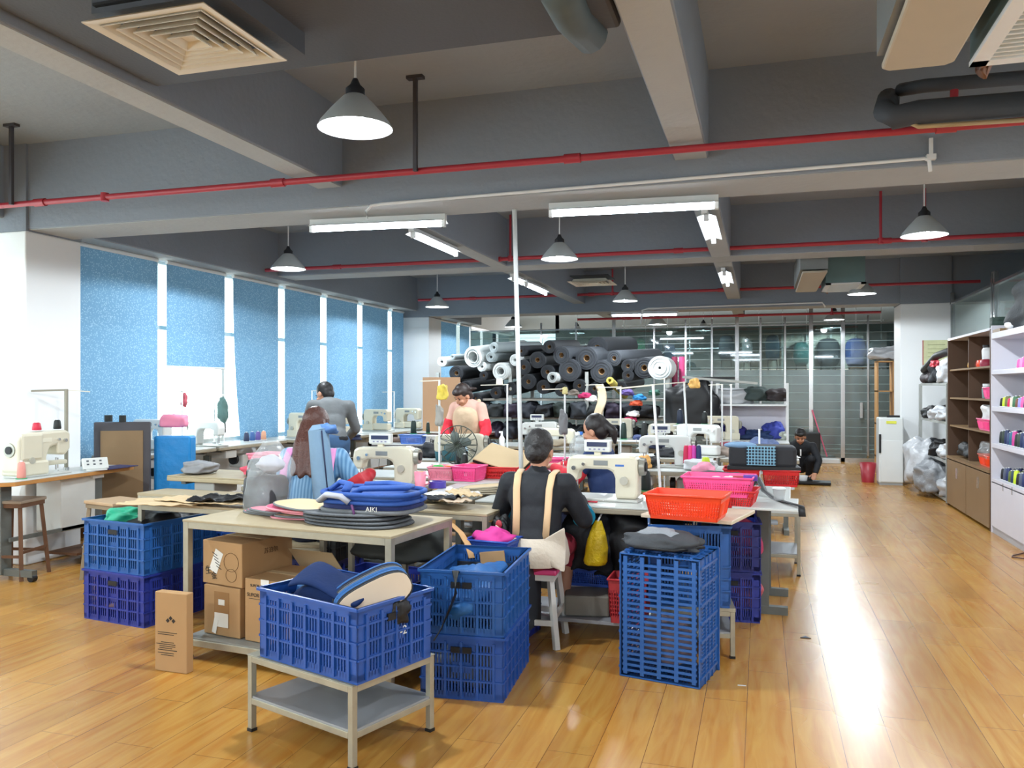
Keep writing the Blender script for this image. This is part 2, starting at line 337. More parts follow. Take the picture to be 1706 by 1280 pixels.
# skirting on the window wall
struct('baseboard_left',BX((XW+.01,9.8,.05),(.02,7.8,.1)),mat('#8a5a2c',.5))
# ---------------------------------------------------------------- sprinkler pipes
def redpipe(y,z,xa,xb,label,drops):
    t=thing('sprinkler_pipe',label,'pipe',(0,y,z)); M().cyl((xa,0,0),(xb,0,0),.022,n=12).build('main_pipe',RED,t)
    for x in [xa+1+i*2.05 for i in range(int((xb-xa)/2.05))]: M().cyl((x-.05,0,0),(x+.05,0,0),.03,n=12).build('coupling',RED,t)
    for x,zz in drops:
        d=M().cyl((x,0,0),(x,0,zz),.014,n=8); d.cyl((x-.0,0,-.03),(x,0,.03),.03,n=10); d.build('drop_pipe',RED,t)
    return t
redpipe(4.9,2.85,-6.4,4.0,'thick red sprinkler pipe crossing in front of the nearest beam','') if 0 else None
redpipe(4.9,2.85,-6.2,4.0,'nearest thick red sprinkler pipe running below the front beam',[(1.42,.58),(-4.6,.02)])
redpipe(8.98,2.93,-5.95,4.0,'red sprinkler pipe under the second beam, behind the two bright front tubes',[(-2.74,.5),(1.15,.5),(1.55,.5)])
redpipe(13.2,2.98,-5.7,3.0,'red sprinkler pipe beneath the third beam near the square vent',[(-2.9,.4),(-2.3,.4)])
redpipe(15.6,2.78,-3.4,2.0,'farthest red sprinkler pipe just before the glass wall',[(-2.5,.66),(1.2,.66)])
# hanger rods
def rod(px,Y,z0,z1,label,t=.025):
    X=atY(px,Y).x; th=thing('hanger_rod',label,'rod',(X,Y,z0)); M().bar((0,0,0),(0,0,z1-z0),t).build('rod',mat('#4e4c50',.6,.5),th); BX((0,0,z1-z0-.01),(.11,.05,.02)).build('plate',mat('#4e4c50',.6,.5),th)
rod(692,4.86,2.84,3.45,'dark hanger rod holding the front red pipe beside the big lamp'); rod(19,4.86,2.84,3.45,'dark hanger rod holding the front red pipe above the near pillar')
# white conduit along the front beam
def conduit(pts,r,name,label,m=PLASTW,n=8):
    return tag(M().pipe(pts,r,n).build(name,m),label,'conduit')
q=lambda px,py,Y=5.27:tuple(atY(px,Y,py))
conduit([q(612,366),q(610,352),q(618,343),q(635,340),q(1055,305),q(1540,264),q(1548,268),q(1550,286)],.011,'conduit','white electrical conduit curving along the face of the front beam')
b=thing('junction_box','small white junction box at the right end of the beam conduit','box',q(1551,262)); BX((0,0,0),(.05,.04,.03)).build('box_body',PLASTW,b); BX((0,0,.06),(.02,.02,.1)).build('clip',PLASTW,b)
q9=lambda px,py:tuple(atY(px,13.785,py))
conduit([q9(1068,540),q9(1070,517),q9(1080,514),q9(1370,504),q9(1375,512)],.014,'conduit','thin white conduit on the third beam above the far tube')
tp=thing('support_pole','tall white pole rising from the work tables to the front beam','pole',atY(869,5.72,790)); tp.location.z=.76
tpx=atY(857,5.72,362)-tp.location; M().pipe([(0,0,0),tuple(tpx*.5),(tpx.x,tpx.y,2.75-.76)],.017,10).build('pole_tube',PLASTW,tp); BX((0,0,.004),(.08,.08,.012)).build('foot_plate',PLASTW,tp)
# ---------------------------------------------------------------- pendant lamps
SHO=mat('#b9bfc0',.35,.2,var=.05); SHI=mat('#f2f5f5',.3,var=.01)
BULB=emis('#f3faff',55,'lamp_bulb')
def pendant(x,y,label):
    t=thing('pendant_lamp',label,'lamp',(x,y,LAMPZ),0,'pendant lamps over the hall')
    M().lathe((0,0,0),[(.18,0),(.165,.03),(.12,.085),(.06,.15),(.045,.16)],28,close=False).build('shade',SHO,t)
    M().lathe((0,0,0),[(.045,.155),(.058,.146),(.117,.082),(.161,.027),(.178,.001)],28,close=False).build('reflector',SHI,t)
    M().lathe((0,0,0),[(.046,.15),(.046,.19),(.025,.21),(.012,.24)],16).build('socket',DARK,t)
    M().cyl((0,0,.22),(0,0,3.45-LAMPZ),.006,n=6).build('cord',PLASTW,t)
    M().ell((0,0,.055),(.045,.045,.05),n=14,m=8).build('bulb',BULB,t)
    l=bpy.data.lights.new('lamp_light','SPOT'); l.energy=LAMP_W*(3.8 if y<17 else 4.5); l.shadow_soft_size=.06; l.color=(.87,.945,1); l.spot_size=R(174); l.spot_blend=.12
    o=bpy.data.objects.new('lamp_light',l); COL.objects.link(o); o.location=(0,0,-.012); o.parent=t
    return t
LN=['in the near bay by the windows','biggest and nearest one, hanging beside the square air diffuser','in the near bay over the walkway','over the window tables below the front beam','between the two front tubes, over the sewing tables','at right over the walkway in front of the shelves','over the far window tables near the far pillar','over the black fabric rolls','over the walkway in front of the far air unit','in the far corner above the white rolls','just in front of the glass wall above the black rolls','just in front of the glass wall over the walkway']
for i,(x,y) in enumerate(LAMPS):
    lab='lit bell-shaped pendant lamp '+(LN[i] if i<12 else 'behind the camera, '+['left bay of the near row','middle bay of the near row','right bay of the near row','left bay of the rear row','middle bay of the rear row','right bay of the rear row'][i-12])
    t=pendant(x,y,lab)
# soft bounce of each lamp is left to the renderer; bare tubes:
TUB=emis('#e6f3ff',TUBE_S,'fluorescent_tube')
def tube(a,b,label,twin=False):
    a=Vector(a);b=Vector(b); d=(b-a); t=thing('tube_light',label,'lamp',tuple((a+b)/2),math.atan2(d.y,d.x),'fluorescent tube lights'); L=d.length/2
    BX((0,.015,.045),(2*L,.05,.045)).build('batten',PLASTW,t); 
    M().grid(lambda u,v:(-L+2*L*u,-.075+.15*v,.03+.05*abs(v-.5)*-1),2,2).build('reflector',SHI,t)
    M().cyl((-L+.03,0,-.012),(L-.03,0,-.012),.016,n=10).build('tube',TUB,t)
    [BX((s*(L-.012),0,0),(.024,.04,.06)).build('end_cap',PLASTW,t) for s in(-1,1)]
    return t
TZ=2.70
def P2(x,y,z): return tuple(at(x,y,z))
tube(P2(517,381,2.68),P2(742,371,2.68),'lit fluorescent tube under the front beam, left of the two')
tube(P2(915,355,2.68),P2(1197,341,2.68),'lit fluorescent tube under the front beam, right of the two')
tube((-2.97,6.75,2.82),(-2.97,7.85,2.82),'lit fluorescent tube running away behind the left front tube')
tube((-.42,6.75,2.82),(-.42,7.85,2.82),'lit fluorescent tube running away behind the right front tube')
tube((-2.97,9.85,2.82),(-2.97,10.3,2.82),'short lit end of tube beyond the second beam behind the white pole')
tube((-2.97,10.45,2.82),(-2.97,11.5,2.82),'lit fluorescent tube beyond the second beam left of the vent')
tube((-.42,10.1,2.82),(-.42,11.2,2.82),'lit tube seen end-on beyond the second beam')
tube(P2(1018,525,2.70),P2(1130,523,2.70),'lit fluorescent tube under the third beam above the black rolls')
tube((-4.3,.2,2.7),(-3.1,.2,2.7),'added fill tube just behind the camera on the left'); tube((-1.2,.2,2.8),(0,.2,2.8),'added fill tube just above the camera'); tube((2.0,.2,2.7),(3.0,.2,2.7),'added fill tube just behind the camera on the right'); tube((-4.3,-2.4,2.7),(-3.1,-2.4,2.7),'added fill tube behind the camera on the left'); tube((-1.2,-2.4,2.7),(0,-2.4,2.7),'added fill tube behind the camera on the right')  # unseen tubes added to brighten the dark near ceiling
# pendant lamps added to light the bags behind the glass
for i,(x,y) in enumerate([(-4,18.3),(-1.2,18.3),(1.4,18.25)]): pendant(x,y,'added pendant lamp lighting the showroom behind the glass, '+['left one','middle one','right one'][i])
# ---------------------------------------------------------------- ducts, vents, air units
DUC=mat('#4c5057',.7,var=.12,scale=1.5,bump=.2)
dt=thing('air_duct','large dark grey air duct above the square diffuser','duct',(-1.7,2.0,2.9)); BX((0,0,.28),(2.3,2.74,.5)).build('duct_body',DUC,dt,bevel=.02)
BX((-.4,.75,-.01),(.56,.56,.1)).build('duct_collar',DUC,dt)
def diffuser(c,sz,rz,label):
    t=thing('ceiling_diffuser',label,'vent',c,rz); h=sz/2
    def ring(o,i,z0,z1):
        m=M(); A=[(-o,-o,z0),(o,-o,z0),(o,o,z0),(-o,o,z0)]; B=[(-i,-i,z1),(i,-i,z1),(i,i,z1),(-i,i,z1)]
        m.add(A+B,[(k,4+k,4+(k+1)%4,(k+1)%4) for k in range(4)]); m.add([(x,y,z+.004) for x,y,z in A]+[(x,y,z+.004) for x,y,z in B],[(k,(k+1)%4,4+(k+1)%4,4+k) for k in range(4)]); return m
    ring(h,h*.84,0,.004).build('frame',CREAM,t)
    for j in range(5):
        o=h*(.83-.155*j); lv=ring(o,o-h*.08,.0,.034); lv.add(*[(q_.v,q_.f) for q_ in [ring(o+.005,o-.001,-.003,-.002)]][0]); lv.build('louvre',CREAM,t)
    BX((0,0,.02),(h*.2,h*.2,.005)).build('centre_plate',CREAM,t); BX((0,0,.075),(sz*.9,sz*.9,.01)).build('backing',BLACK,t)
diffuser((-2.12,2.69,2.79),.53,0,'square cream louvred ceiling diffuser nearest the camera, at upper left'); diffuser((-2.08,10.45,2.80),.55,0,'square cream ceiling diffuser far off between the tube and the pendant lamps')
def ac(x,y0,y1,z,label,n):
    t=thing('air_unit',label,'air conditioner',(x,y0,z)); L=y1-y0
    pl=[(0,0),(.27,0),(.27,L-.03),(.24,L),(.03,L),(0,L-.03)]
    M().prism(pl,0,.03).build('drip_tray',mat('#b3aa98',.6,var=.05),t,bevel=.01)
    BX((.13,L/2,.2),(.3,L-.1,.3)).build('housing',mat('#8f9392',.5,.4,var=.08),t)
    BX((.56,L-.42,.18),(.46,.84,.34)).build('plenum',mat('#7d9a9b',.4,.5,var=.08),t)
    g=M(); gx0,gx1,gy0,gy1=.33,.8,L-.86,L+.02
    for a_ in((gx0,gx0+.06),(gx1-.06,gx1)): g.box(((a_[0]+a_[1])/2,(gy0+gy1)/2,0),(.06,gy1-gy0,.02))
    for b_ in((gy0,gy0+.06),(gy1-.06,gy1)): g.box(((gx0+gx1)/2,(b_[0]+b_[1])/2,0),(gx1-gx0,.06,.02))
    g.build('grille_frame',PLASTW,t)
    s_=M()
    for k in range(n): s_.box(((gx0+gx1)/2,gy0+.08+(gy1-gy0-.16)*k/(n-1),.004),(gx1-gx0-.1,.012,.018))
    s_.build('grille',PLASTW,t); BX(((gx0+gx1)/2,(gy0+gy1)/2,.025),(gx1-gx0-.1,gy1-gy0-.1,.01)).build('backing',BLACK,t)
    M().pipe([(.4,L+.02,.08),(.4,L+.1,.06),(.4,L+.14,-.0),(.44,L+.1,.1)],.03,8).build('valve_pipe',mat('#8a6a5c',.5,.3),t)
    return t
ac(.47,2.3,3.68,2.75,'near ceiling air unit with cream tray and white grille, cut by the frame corner',18)
ac(.45,9.95,11.9,2.76,'far ceiling air unit with cream tray and white grille over the walkway',16)
# dark insulated pipe at upper right
ip=thing('insulated_pipe','dark insulated pipes under the beam at upper right','pipe',(0,0,0)); a=lambda px,py,Y=4.55:tuple(atY(px,Y,py))
INS=mat('#3a3e44',.7,var=.2,scale=6,bump=.4,bscale=12)
M().pipe([a(1480,165,5.1),a(1476,185),a(1490,196),a(1530,187),a(1720,172)],.06,14).build('main_pipe',INS,ip)
M().pipe([a(1500,150,4.9),a(1540,143,4.75),a(1720,128,4.75)],.035,10).build('upper_pipe',INS,ip)
M().pipe([a(1513,203),a(1530,211),a(1720,199)],.012,8).build('cable_pipe',mat('#a8906a',.5),ip)
M().cyl(a(1590,150,4.7),a(1588,205,4.7),.02,n=8).build('red_stub',RED,ip)
# pipes on far column top right
pv=thing('drain_pipe','grey insulated elbow pipe hanging beneath the duct at the top centre','pipe',(0,0,0)); c_=lambda px,py,Y=3.42:tuple(atY(px,Y,py))
M().pipe([c_(930,-20,2.9),c_(955,30,3.2),c_(985,60,3.38)],.075,12).build('pipe_run',mat('#4f5a5c',.6,var=.2,scale=6),pv)
# ---------------------------------------------------------------- crates
CR1=mat('#224f9c',.35,var=.06,name='blue_crate_plastic'); CR2=mat('#255a9e',.38,var=.06,name='mid_blue_crate_plastic'); CR3=mat('#25348c',.38,var=.06,name='violet_blue_crate_plastic')
def crate_mesh(W=.56,D=.39,H=.3,fine=5):
    m=M(); t=.006
    for k in range(int((W-.04)/.028)): m.box((-W/2+.034+k*.028,0,.007),(.012,D-.03,.01))
    for k in range(5): m.box((0,-D/2+.03+k*(D-.06)/4,.007),(W-.03,.02,.012))
    for (L,axis) in ((W,0),(D,1)):
        O=(D if axis==0 else W)/2
        nb=max(3,round(L/.1)); 
        for s in(-1,1):
            def bx(u,z,su,sz,o=0,th=t):
                if axis==0: m.box((u,s*(O-t/2+o),z),(su,th,sz))
                else: m.box((s*(O-t/2+o),u,z),(th,su,sz))
            bx(0,H-.022,L-.002,.044,0); bx(0,H-.006,L+.016,.012,.006,.018); bx(0,.018,L-.002,.036,0)
            for zz in (.09,.155,.22): bx(0,zz,L,.008,.003,.012); bx(0,zz,L,.012)
            cw=.045
            for c in(-1,1): bx(c*(L/2-cw/2),H/2,cw,H-.02)
            span=L-2*cw; n=nb
            for k in range(n+1):
                u=-span/2+span*k/n; bx(u,H/2-.01,.012,H-.04,.004,.014)
                if k<n:
                    for j in range(1,fine): bx(u+span/n*j/fine,H/2-.015,.0075,H-.06)
            bx(0,H-.056,.12,.03) if axis==1 else None
            if axis==1:
                bx(0,H*.5,.10,.05)
    return m
_cm={}
def crate(loc,rz,m,label,group=None,size=(.56,.39,.3),tilt=None,fine=5):
    key=(m.name,size,fine)
    if key not in _cm:
        o=crate_mesh(*size,fine=fine).build('plastic_crate',m); _cm[key]=o
        # dark hand holes on the short ends
        for s in(-1,1): BX((s*(size[0]/2+.001),0,size[2]-.068),(.014,.1,.028)).build('hand_hole',BLACK,o)
        o['used']=0
    p=_cm[key]
    if p.get('used'):
        o=dup(p)
    else: o=p; 
    p['used']=1
    o.location=loc; o.rotation_euler=(0,0,rz) if tilt is None else tilt
    if 'used' in o and o is not p: del o['used']
    return tag(o,label,'crate',group)
def lump(name,label,cat,c,r,m,seed=0,rz=0,group=None,jit=.2,e=.75,parent=None,disp=.02,flat=None):
    o=M().ell((0,0,0),r,n=30,m=18,jit=jit,seed=seed,e=e,flat=flat if flat is not None else -r[2]*.75).build(name,m,parent,loc=c,rz=rz,disp=disp,dsize=.07,sub=1)
    if parent is None: tag(o,label,cat,group)
    return o
def cloth(name,label,cat,c,w,d,m,seed=0,rz=0,amp=.02,thick=.006,parent=None,group=None,droop=0):
    o=M().grid(lambda u,v:((u-.5)*w*(1+.12*noise.noise(Vector((v*3,seed,0)))),(v-.5)*d*(1+.15*noise.noise(Vector((u*3,seed,5)))),
        amp*noise.noise(Vector((u*4,v*4,seed)))+amp*.5*noise.noise(Vector((u*9,v*9,seed)))+amp*.6-droop*max(0,abs(u-.5)-.3)**1.2),22,16,thick).build(name,m,parent,loc=c,rz=rz)
    if parent is None: tag(o,label,cat,group)
    return o
# ---- small steel stand in front with the big crate
def frame_table(name,label,cat,c,rz,W,D,H,top_m,shelf_z,shelf_m,tube=.03,fm=None,topt=.02,inset=True,caster=False,open_top=False,group=None):
    fm=fm or STEEL; t=thing(name,label,cat,c,rz,group)
    for sx in(-1,1):
        for sy in(-1,1):
            l=M().bar((sx*(W/2-tube/2),sy*(D/2-tube/2),.012),(sx*(W/2-tube/2),sy*(D/2-tube/2),H-topt),tube).build('leg',fm,t,bevel=.002)
            BX((sx*(W/2-tube/2),sy*(D/2-tube/2),.006),(tube*1.15,tube*1.15,.012)).build('rubber_foot',BLACK,l)
    def rails(z,n):
        m=M()
        for sy in(-1,1): m.box((0,sy*(D/2-tube/2),z),(W-2*tube,tube,tube))
        for sx in(-1,1): m.box((sx*(W/2-tube/2),0,z),(tube,D-2*tube,tube))
        m.build(n,fm,t,bevel=.002)
    rails(H-topt-tube/2,'top_rail')
    if not open_top: BX((0,0,H-topt/2),(W+.005,D+.005,topt)).build('table_top',top_m,t,bevel=.002)
    else:
        m=M(); 
        for k in range(3): m.box(((k-1)*W*.3,0,H-topt/2-.002),(.05,D-.01,.012))
        m.build('top_bars',fm,t)
    for z in ([shelf_z] if not isinstance(shelf_z,(list,tuple)) else shelf_z):
        if z: rails(z,'shelf_rail'); BX((0,0,z+tube/2+.004),(W-.01,D-.01,.008)).build('shelf',shelf_m,t)
    return t
SR=math.atan2(-.2,.6) # placeholder orientation, replaced below
a=at(428,1222,0);b_=at(706,1213,0);f_=at(606,1292,0)
st_r=math.atan2(f_.y-a.y,f_.x-a.x); cen=(a+b_)/2; SW=(f_-a).length; SD=(b_-f_).length
SHEETG=mat('#9a9ea4',.35,.3,var=.12,scale=5,name='dull_sheet_metal')
frame_table('steel_stand','low steel stand with sheet metal shelf carrying the front open crate','stand',(cen.x,cen.y,0),st_r,SW,SD,.325,mat('#8f8c7e',.5,.3,var=.2,scale=12),.13,SHEETG,tube=.026,topt=.006)
CZ=.326
cc=(at(448,1098,CZ)+at(700,1090,CZ))/2
c1=crate((cc.x+.0,cc.y+.0,CZ),st_r,CR1,'bright blue open crate on the low steel stand, filled with navy bags',size=(.585,.415,.29))
text('1-2',.05,PLASTW,c1,(.2935,.03,.15),(PI/2,0,PI/2),name='lettering')
# contents
NB=mat('#0b2450',.8,var=.25,scale=9,bump=.2,spec=.2); NB2=mat('#1c5c9a',.6,var=.2,scale=9,bump=.2)
def rel(o,x,y,z): 
    r=o.rotation_euler.z; return (o.location.x+x*math.cos(r)-y*math.sin(r),o.location.y+x*math.sin(r)+y*math.cos(r),o.location.z+z)
fbg=thing('folded_bag','glossy navy folded bag filling the front crate','bag',rel(c1,-.03,.03,.17),st_r)
M().grid(lambda u,v:(-.19+.42*u,-.16+.32*v,.13+.05*math.sin(v*2.6)*(1-.3*u)+.025*math.sin(u*5+v*3)-.16*max(0,v-.55)-.02*max(0,.2-u)),16,12,.02).build('bag_flap',NB,fbg,sub=1); M().ell((.02,0,.03),(.23,.16,.11),n=28,m=14,jit=.06,seed=3,e=.6).build('bag_body',NB,fbg)
lump('fabric_scrap','light blue fabric scrap in the left end of the front crate','fabric',rel(c1,-.2,.02,.24),(.06,.1,.05),NB2,8,st_r)
def disc_panel(name,label,c,w,d,m,edge,rot,th=.014,group=None):
    t=thing(name,label,'bag part',c,0,group); t.rotation_euler=rot
    pl=[(w/2*math.copysign(abs(math.cos(a))**.7,math.cos(a)),d/2*math.copysign(abs(math.sin(a))**.7,math.sin(a))) for a in [2*PI*i/28 for i in range(28)]]
    M().prism(pl,0,th).build('panel',m,t,bevel=.003)
    M().pipe([(x,y,th/2) for x,y in pl+pl[:1]],.006,6).build('piping',edge,t); return t
SADDLE=mat('#c7b29a',.8,var=.08)
for i in range(5):
    p=rel(c1,.12+.024*i,.02-.015*i,.30-.004*i)
    disc_panel('sole_insert','%s padded bag base panel leaning in the front crate'%['innermost navy','second grey','third blue-edged','fourth dark grey','outermost beige-faced'][i],p,.31,.13,[NAVY,GREYF,NB2,DARK,SADDLE][i],[NB2,DARK,NB2,NB2,DARK][i],(R(62),R(-22),st_r+R(60)),group='base panels in the front crate')
tag(M().ell((0,0,0),(.02,.05,.045),n=18,m=12,jit=.25,seed=6,e=.8).build('strap_end',BLACK,None,loc=rel(c1,.29,.03,.225),rz=st_r),'black webbing bunched through the hand hole of the front crate','strap')
# ---- pair of crates right of centre
a=at(711,1160,0);b_=at(872,1102,0);f_=at(828,1172,0); rz=math.atan2(b_.y-f_.y,b_.x-f_.x); cen=(a+b_)/2
SZ=((b_-f_).length,(f_-a).length+.02,.295)
c2=crate((cen.x,cen.y,0),rz,CR1,'lower dark blue crate of the pair beside the front steel stand',size=(.6,.4,.30)); 
c3=crate((cen.x,cen.y,.301),rz,CR2,'upper open crate of the pair beside the seated woman, blue scraps inside',size=(.6,.4,.30))
lump('fabric_scraps','blue bag straps and scraps inside the upper crate beside the stool','fabric',rel(c3,-.03,0,.14),(.26,.17,.10),NB2,21,rz,disp=.04)
lump('fabric_scraps','white and blue cut pieces in the lower crate beside the stand','fabric',rel(c2,-.03,0,.13),(.26,.17,.12),GREYF,22,rz,disp=.04)
cardb=BX((0,0,0),(.14,.01,.13)).build('cardboard_piece',CARD,None,loc=rel(c3,.24,-.02,.22),rz=rz+R(80)); tag(cardb,'torn cardboard piece standing inside the upper crate','cardboard'); cardb.rotation_euler.y=R(8)
sp=[rel(c3,-.306,.02,.29),rel(c3,-.33,.02,.305),rel(c3,-.345,.015,.2),rel(c3,-.325,.05,.12),rel(c3,-.33,.09,.03),rel(c3,-.34,.12,-.02)]
tag(M().pipe(sp,.01,8,flat=(.034,.006)).build('webbing_strap',BLACK),'long black webbing strap hanging over the crate rim','strap')
pts=[tuple(atY(x,Y,y)) for x,y,Y in((786,930,4.15),(780,908,4.2),(768,888,4.28),(752,873,4.36),(735,865,4.42))]
tag(M().pipe(pts,.02,10,flat=(.036,.005)).build('webbing_belt',mat('#c79a68',.6)),'wide tan belt strip arching from the crate up to the work table','strap')
# ---- left stack of two
f_=at(242,1048,0);a=at(139,1030,0); d=(a-f_).normalized(); nrm=Vector((-d.y,d.x,0)); nrm=nrm if nrm.y>0 else -nrm
rz=math.atan2(nrm.y,nrm.x); cen=f_+d*.275+nrm*.29
c4=crate((cen.x,cen.y,0),rz,CR3,'lower violet-blue crate of the left stack on the open floor',size=(.58,.53,.315)); c5=crate((cen.x,cen.y,.316),rz,CR2,'upper mid-blue crate of the left stack with black and green cloth',size=(.58,.53,.315))
lump('cloth_heap','black padded cloth piled in the left open crate','fabric',rel(c5,.06,-.03,.26),(.24,.2,.08),BLACK,31,rz,disp=.03)
lump('cloth_heap','green cloth tucked at the corner of the left open crate','fabric',rel(c5,-.1,.12,.30),(.12,.12,.06),mat('#159a74',.6,var=.15),32,rz+.5)
lump('cloth_heap','dark cloth pieces seen through the left open crate bars','fabric',rel(c5,0,0,.13),(.25,.22,.13),mat('#27405c',.8,var=.3,scale=12),33,rz)
lump('cloth_heap','reddish brown pieces inside the lower left crate','fabric',rel(c4,0,0,.14),(.25,.22,.13),mat('#5e4a58',.8,var=.35,scale=15),34,rz)
# crates further right behind the left stack (under cardboard table)
p=at(300,905,.3); c6=crate((-3.5,4.95,.0),R(3),CR1,'blue crate standing on the floor behind the left stack',size=(.58,.4,.315)); c7=crate((-2.95,5.0,.0),R(-2),CR3,'dark blue crate below the cardboard sheets behind the carton rack',size=(.58,.4,.315))
c8=crate((-3.5,4.95,.316),R(3),CR1,'blue crate stacked second beneath the cardboard sheets',size=(.58,.4,.315)); c9=crate((-2.93,5.0,.316),R(-2),BLACK,'black crate stacked beneath the cardboard sheets',size=(.58,.4,.315))
# ---- crate on end and neighbours at right
f_=at(1166,1150,0);a=at(1036,1127,0);b_=at(1191,1097,0); rz=math.atan2(f_.y-a.y,f_.x-a.x)
u=(f_-a).normalized(); n_=Vector((-u.y,u.x,0)); cen=f_-u*.205+n_*.165
ce=crate((0,0,0),0,CR2,'mid-blue crate standing on its end at the table corner',size=(.62,.41,.33))
# long axis up, open mouth turned away from the walkway
ce.matrix_world=Matrix.Translation((cen.x,cen.y,.312))@Matrix.Rotation(rz,4,'Z')@Matrix(((0,1,0,0),(0,0,1,0),(1,0,0,0),(0,0,0,1)))@Matrix.Translation((0,0,-.165))
mp_=thing('mesh_pouch','grey and black padded pouch lying on the crate stood on end','bag',(cen.x-.03,cen.y-.02,.635),rz)
M().ell((0,0,.035),(.21,.13,.05),n=28,m=14,jit=.16,seed=5,e=.8,flat=-.03).build('shell',mat('#3b3e42',.8,var=.3,scale=25,bump=.3),mp_,sub=1)
M().ell((-.02,.0,.06),(.13,.07,.045),n=20,m=10,jit=.15,seed=9).build('mesh_panel',mat('#8b8f94',.8,var=.15,bump=.5,bscale=120),mp_)
M().pipe([(-.21,-.02,.03),(-.1,-.13,.02),(.1,-.13,.02),(.22,-.02,.03)],.008,6).build('zip_edge',BLACK,mp_)
lump('cloth_heap','white and red packets inside the crate stood on its end','packets',(cen.x,cen.y,.16),(.13,.11,.12),mat('#a08c90',.7,var=.5,scale=16),41,rz)
# big crate on the stand, near the table corner
sx=at(1207,1100,0); frame_table('steel_stand','small steel stand under the big crate beside the walkway','stand',(sx.x-.2,sx.y+.26,0),R(8),.44,.52,.27,STEEL,.12,SHEETG,tube=.025)
c10=crate((sx.x-.22,sx.y+.27,.272),R(98),CR2,'large blue crate raised on the small stand under the table corner',size=(.56,.42,.44))
e1=at(1270,1042,0)
c11=crate((e1.x-.21,e1.y+.27,0),R(94),CR3,'lower violet crate of the stack at the walkway side',size=(.5,.36,.31)); c12=crate((e1.x-.21,e1.y+.27,.311),R(94),CR3,'upper violet crate of the walkway stack holding pink cloth',size=(.5,.36,.31))
lump('cloth_heap','pink and red cloth in the upper walkway crate','fabric',rel(c12,0,0,.17),(.2,.14,.13),mat('#c74b76',.8,var=.3,scale=14),51,0); lump('cloth_heap','red packets in the lower walkway crate','packets',rel(c11,0,0,.12),(.2,.14,.1),mat('#b8606a',.8,var=.4,scale=14),52,0)
c13=crate((e1.x-.16,e1.y+.83,0),R(92),CR3,'violet crate behind the walkway stack, at floor level',size=(.5,.36,.31)); c14=crate((e1.x-.16,e1.y+.83,.311),R(92),CR3,'violet crate behind the walkway stack, topmost of the rear pair',size=(.5,.36,.31))
# ---- rack table with bags and cartons
a=at(318,1116,0); TL=at(318,868,.74); TRc=at(668,897,.74); TB=at(739,863,.74)
rr=math.atan2(TRc.y-TL.y,TRc.x-TL.x); W_=(TRc-TL).length; D_=(TB-TRc).length
tcx=(TL+TB)/2
RT=frame_table('work_rack','worn steel-framed rack table loaded with bag parts above cartons','table',(tcx.x,tcx.y,0),rr,W_,D_,.745,PLY,.09,mat('#8d8f8a',.5,.3,var=.15),tube=.035,topt=.012)
def onrt(x,y,z=.746): return rel(RT,x,y,z)
# cartons on the lower shelf
BOXP=mat('#6a4a2c',.8); 
def carton(name,label,c,rz,w,d,h,m=CARD,tape=True,flaps=0):
    t=thing(name,label,'box',c,rz); BX((0,0,h/2),(w,d,h)).build('carton_body',m,t,bevel=.004)
    if tape: BX((0,0,h+.0008),(w*.98,.05,.0015)).build('tape',CARDL,t)
    if flaps:
        for s in(1,):
            f=M().box((0,0,0),(w*.96,d*.45,.004)).build('flap',CARDL,t); f.location=(0,s*(d*.5+.02),h+d*.1); f.rotation_euler=(s*R(-50),0,0)
    return t
SH=.118
def onsh(x,y,z=SH): return rel(RT,x,y,z)
k1=carton('carton','lower brown carton at the left end of the rack shelf, white label torn',onsh(-W_/2+.20,-.06),rr-R(4),.265,.34,.265)
k2=carton('carton','upper brown carton with handwritten marks and white shipping label',onsh(-W_/2+.205,-.04,SH+.27),rr-R(6),.30,.37,.235)
k3=carton('carton','tall open carton with printed brand letters behind the front crate',onsh(-W_/2+.525,-.07),rr-R(3),.32,.36,.33,flaps=1)
INK=mat('#2a2420',.7); LABW=mat('#e6e4dc',.6)
def fr_(t,x,z,w,h,d,m,name,rz=0): o=BX((0,0,0),(w,.0015,h)).build(name,m,t); o.location=(x,-d/2-.001,z); o.rotation_euler=(0,rz,0); return o
fr_(k2,-.045,.125,.062,.125,.37,LABW,'shipping_label',R(24)); 
for i in range(5): fr_(k2,-.055+.008*i,.165-.018*i,.042,.003,.3735,INK,'label_print',R(24))
for i,(s,x,z,sz) in enumerate([('生',-.105,.07,.05),('金',-.06,.045,.045)]): text(s,sz,INK,k2,(x,-.187,z),(PI/2,R(-12),0))
for r_ in((.055,.05,.13),(.04,.035,.06)): 
    pts=[(.07+r_[0]*math.cos(t_),-.187,r_[2]+r_[1]*math.sin(t_)) for t_ in [2*PI*i/20 for i in range(21)]]; M().pipe(pts,.0012,5).build('print_ring',BOXP,k2)
text('苏泊尔',.034,BOXP,k2,(.1515,.02,.17),(PI/2,0,PI/2))
fr_(k1,0,.14,.11,.19,.34,mat('#9c7448',.8),'printed_panel'); fr_(k1,0,.18,.045,.03,.343,LABW,'small_label'); fr_(k1,.0,.085,.10,.075,.345,LABW,'paper_label'); fr_(k1,-.045,.05,.03,.08,.347,LABW,'torn_paper',R(14))
text('SUPOR 苏泊尔',.027,INK,k3,(-.058,-.182,.245),(PI/2,0,0)); text('SUPOR 苏泊尔',.02,INK,k3,(-.058,-.182,.295),(PI/2,0,0)); fr_(k3,-.02,.318,.055,.03,.364,LABW,'sticker')
fr_(k3,0,.226,.26,.002,.363,INK,'print_line'); pts=[(0+.05*math.cos(t_),-.182,.13+.05*math.sin(t_)) for t_ in [2*PI*i/20 for i in range(21)]]; M().pipe(pts,.0012,5).build('print_ring',BOXP,k3)
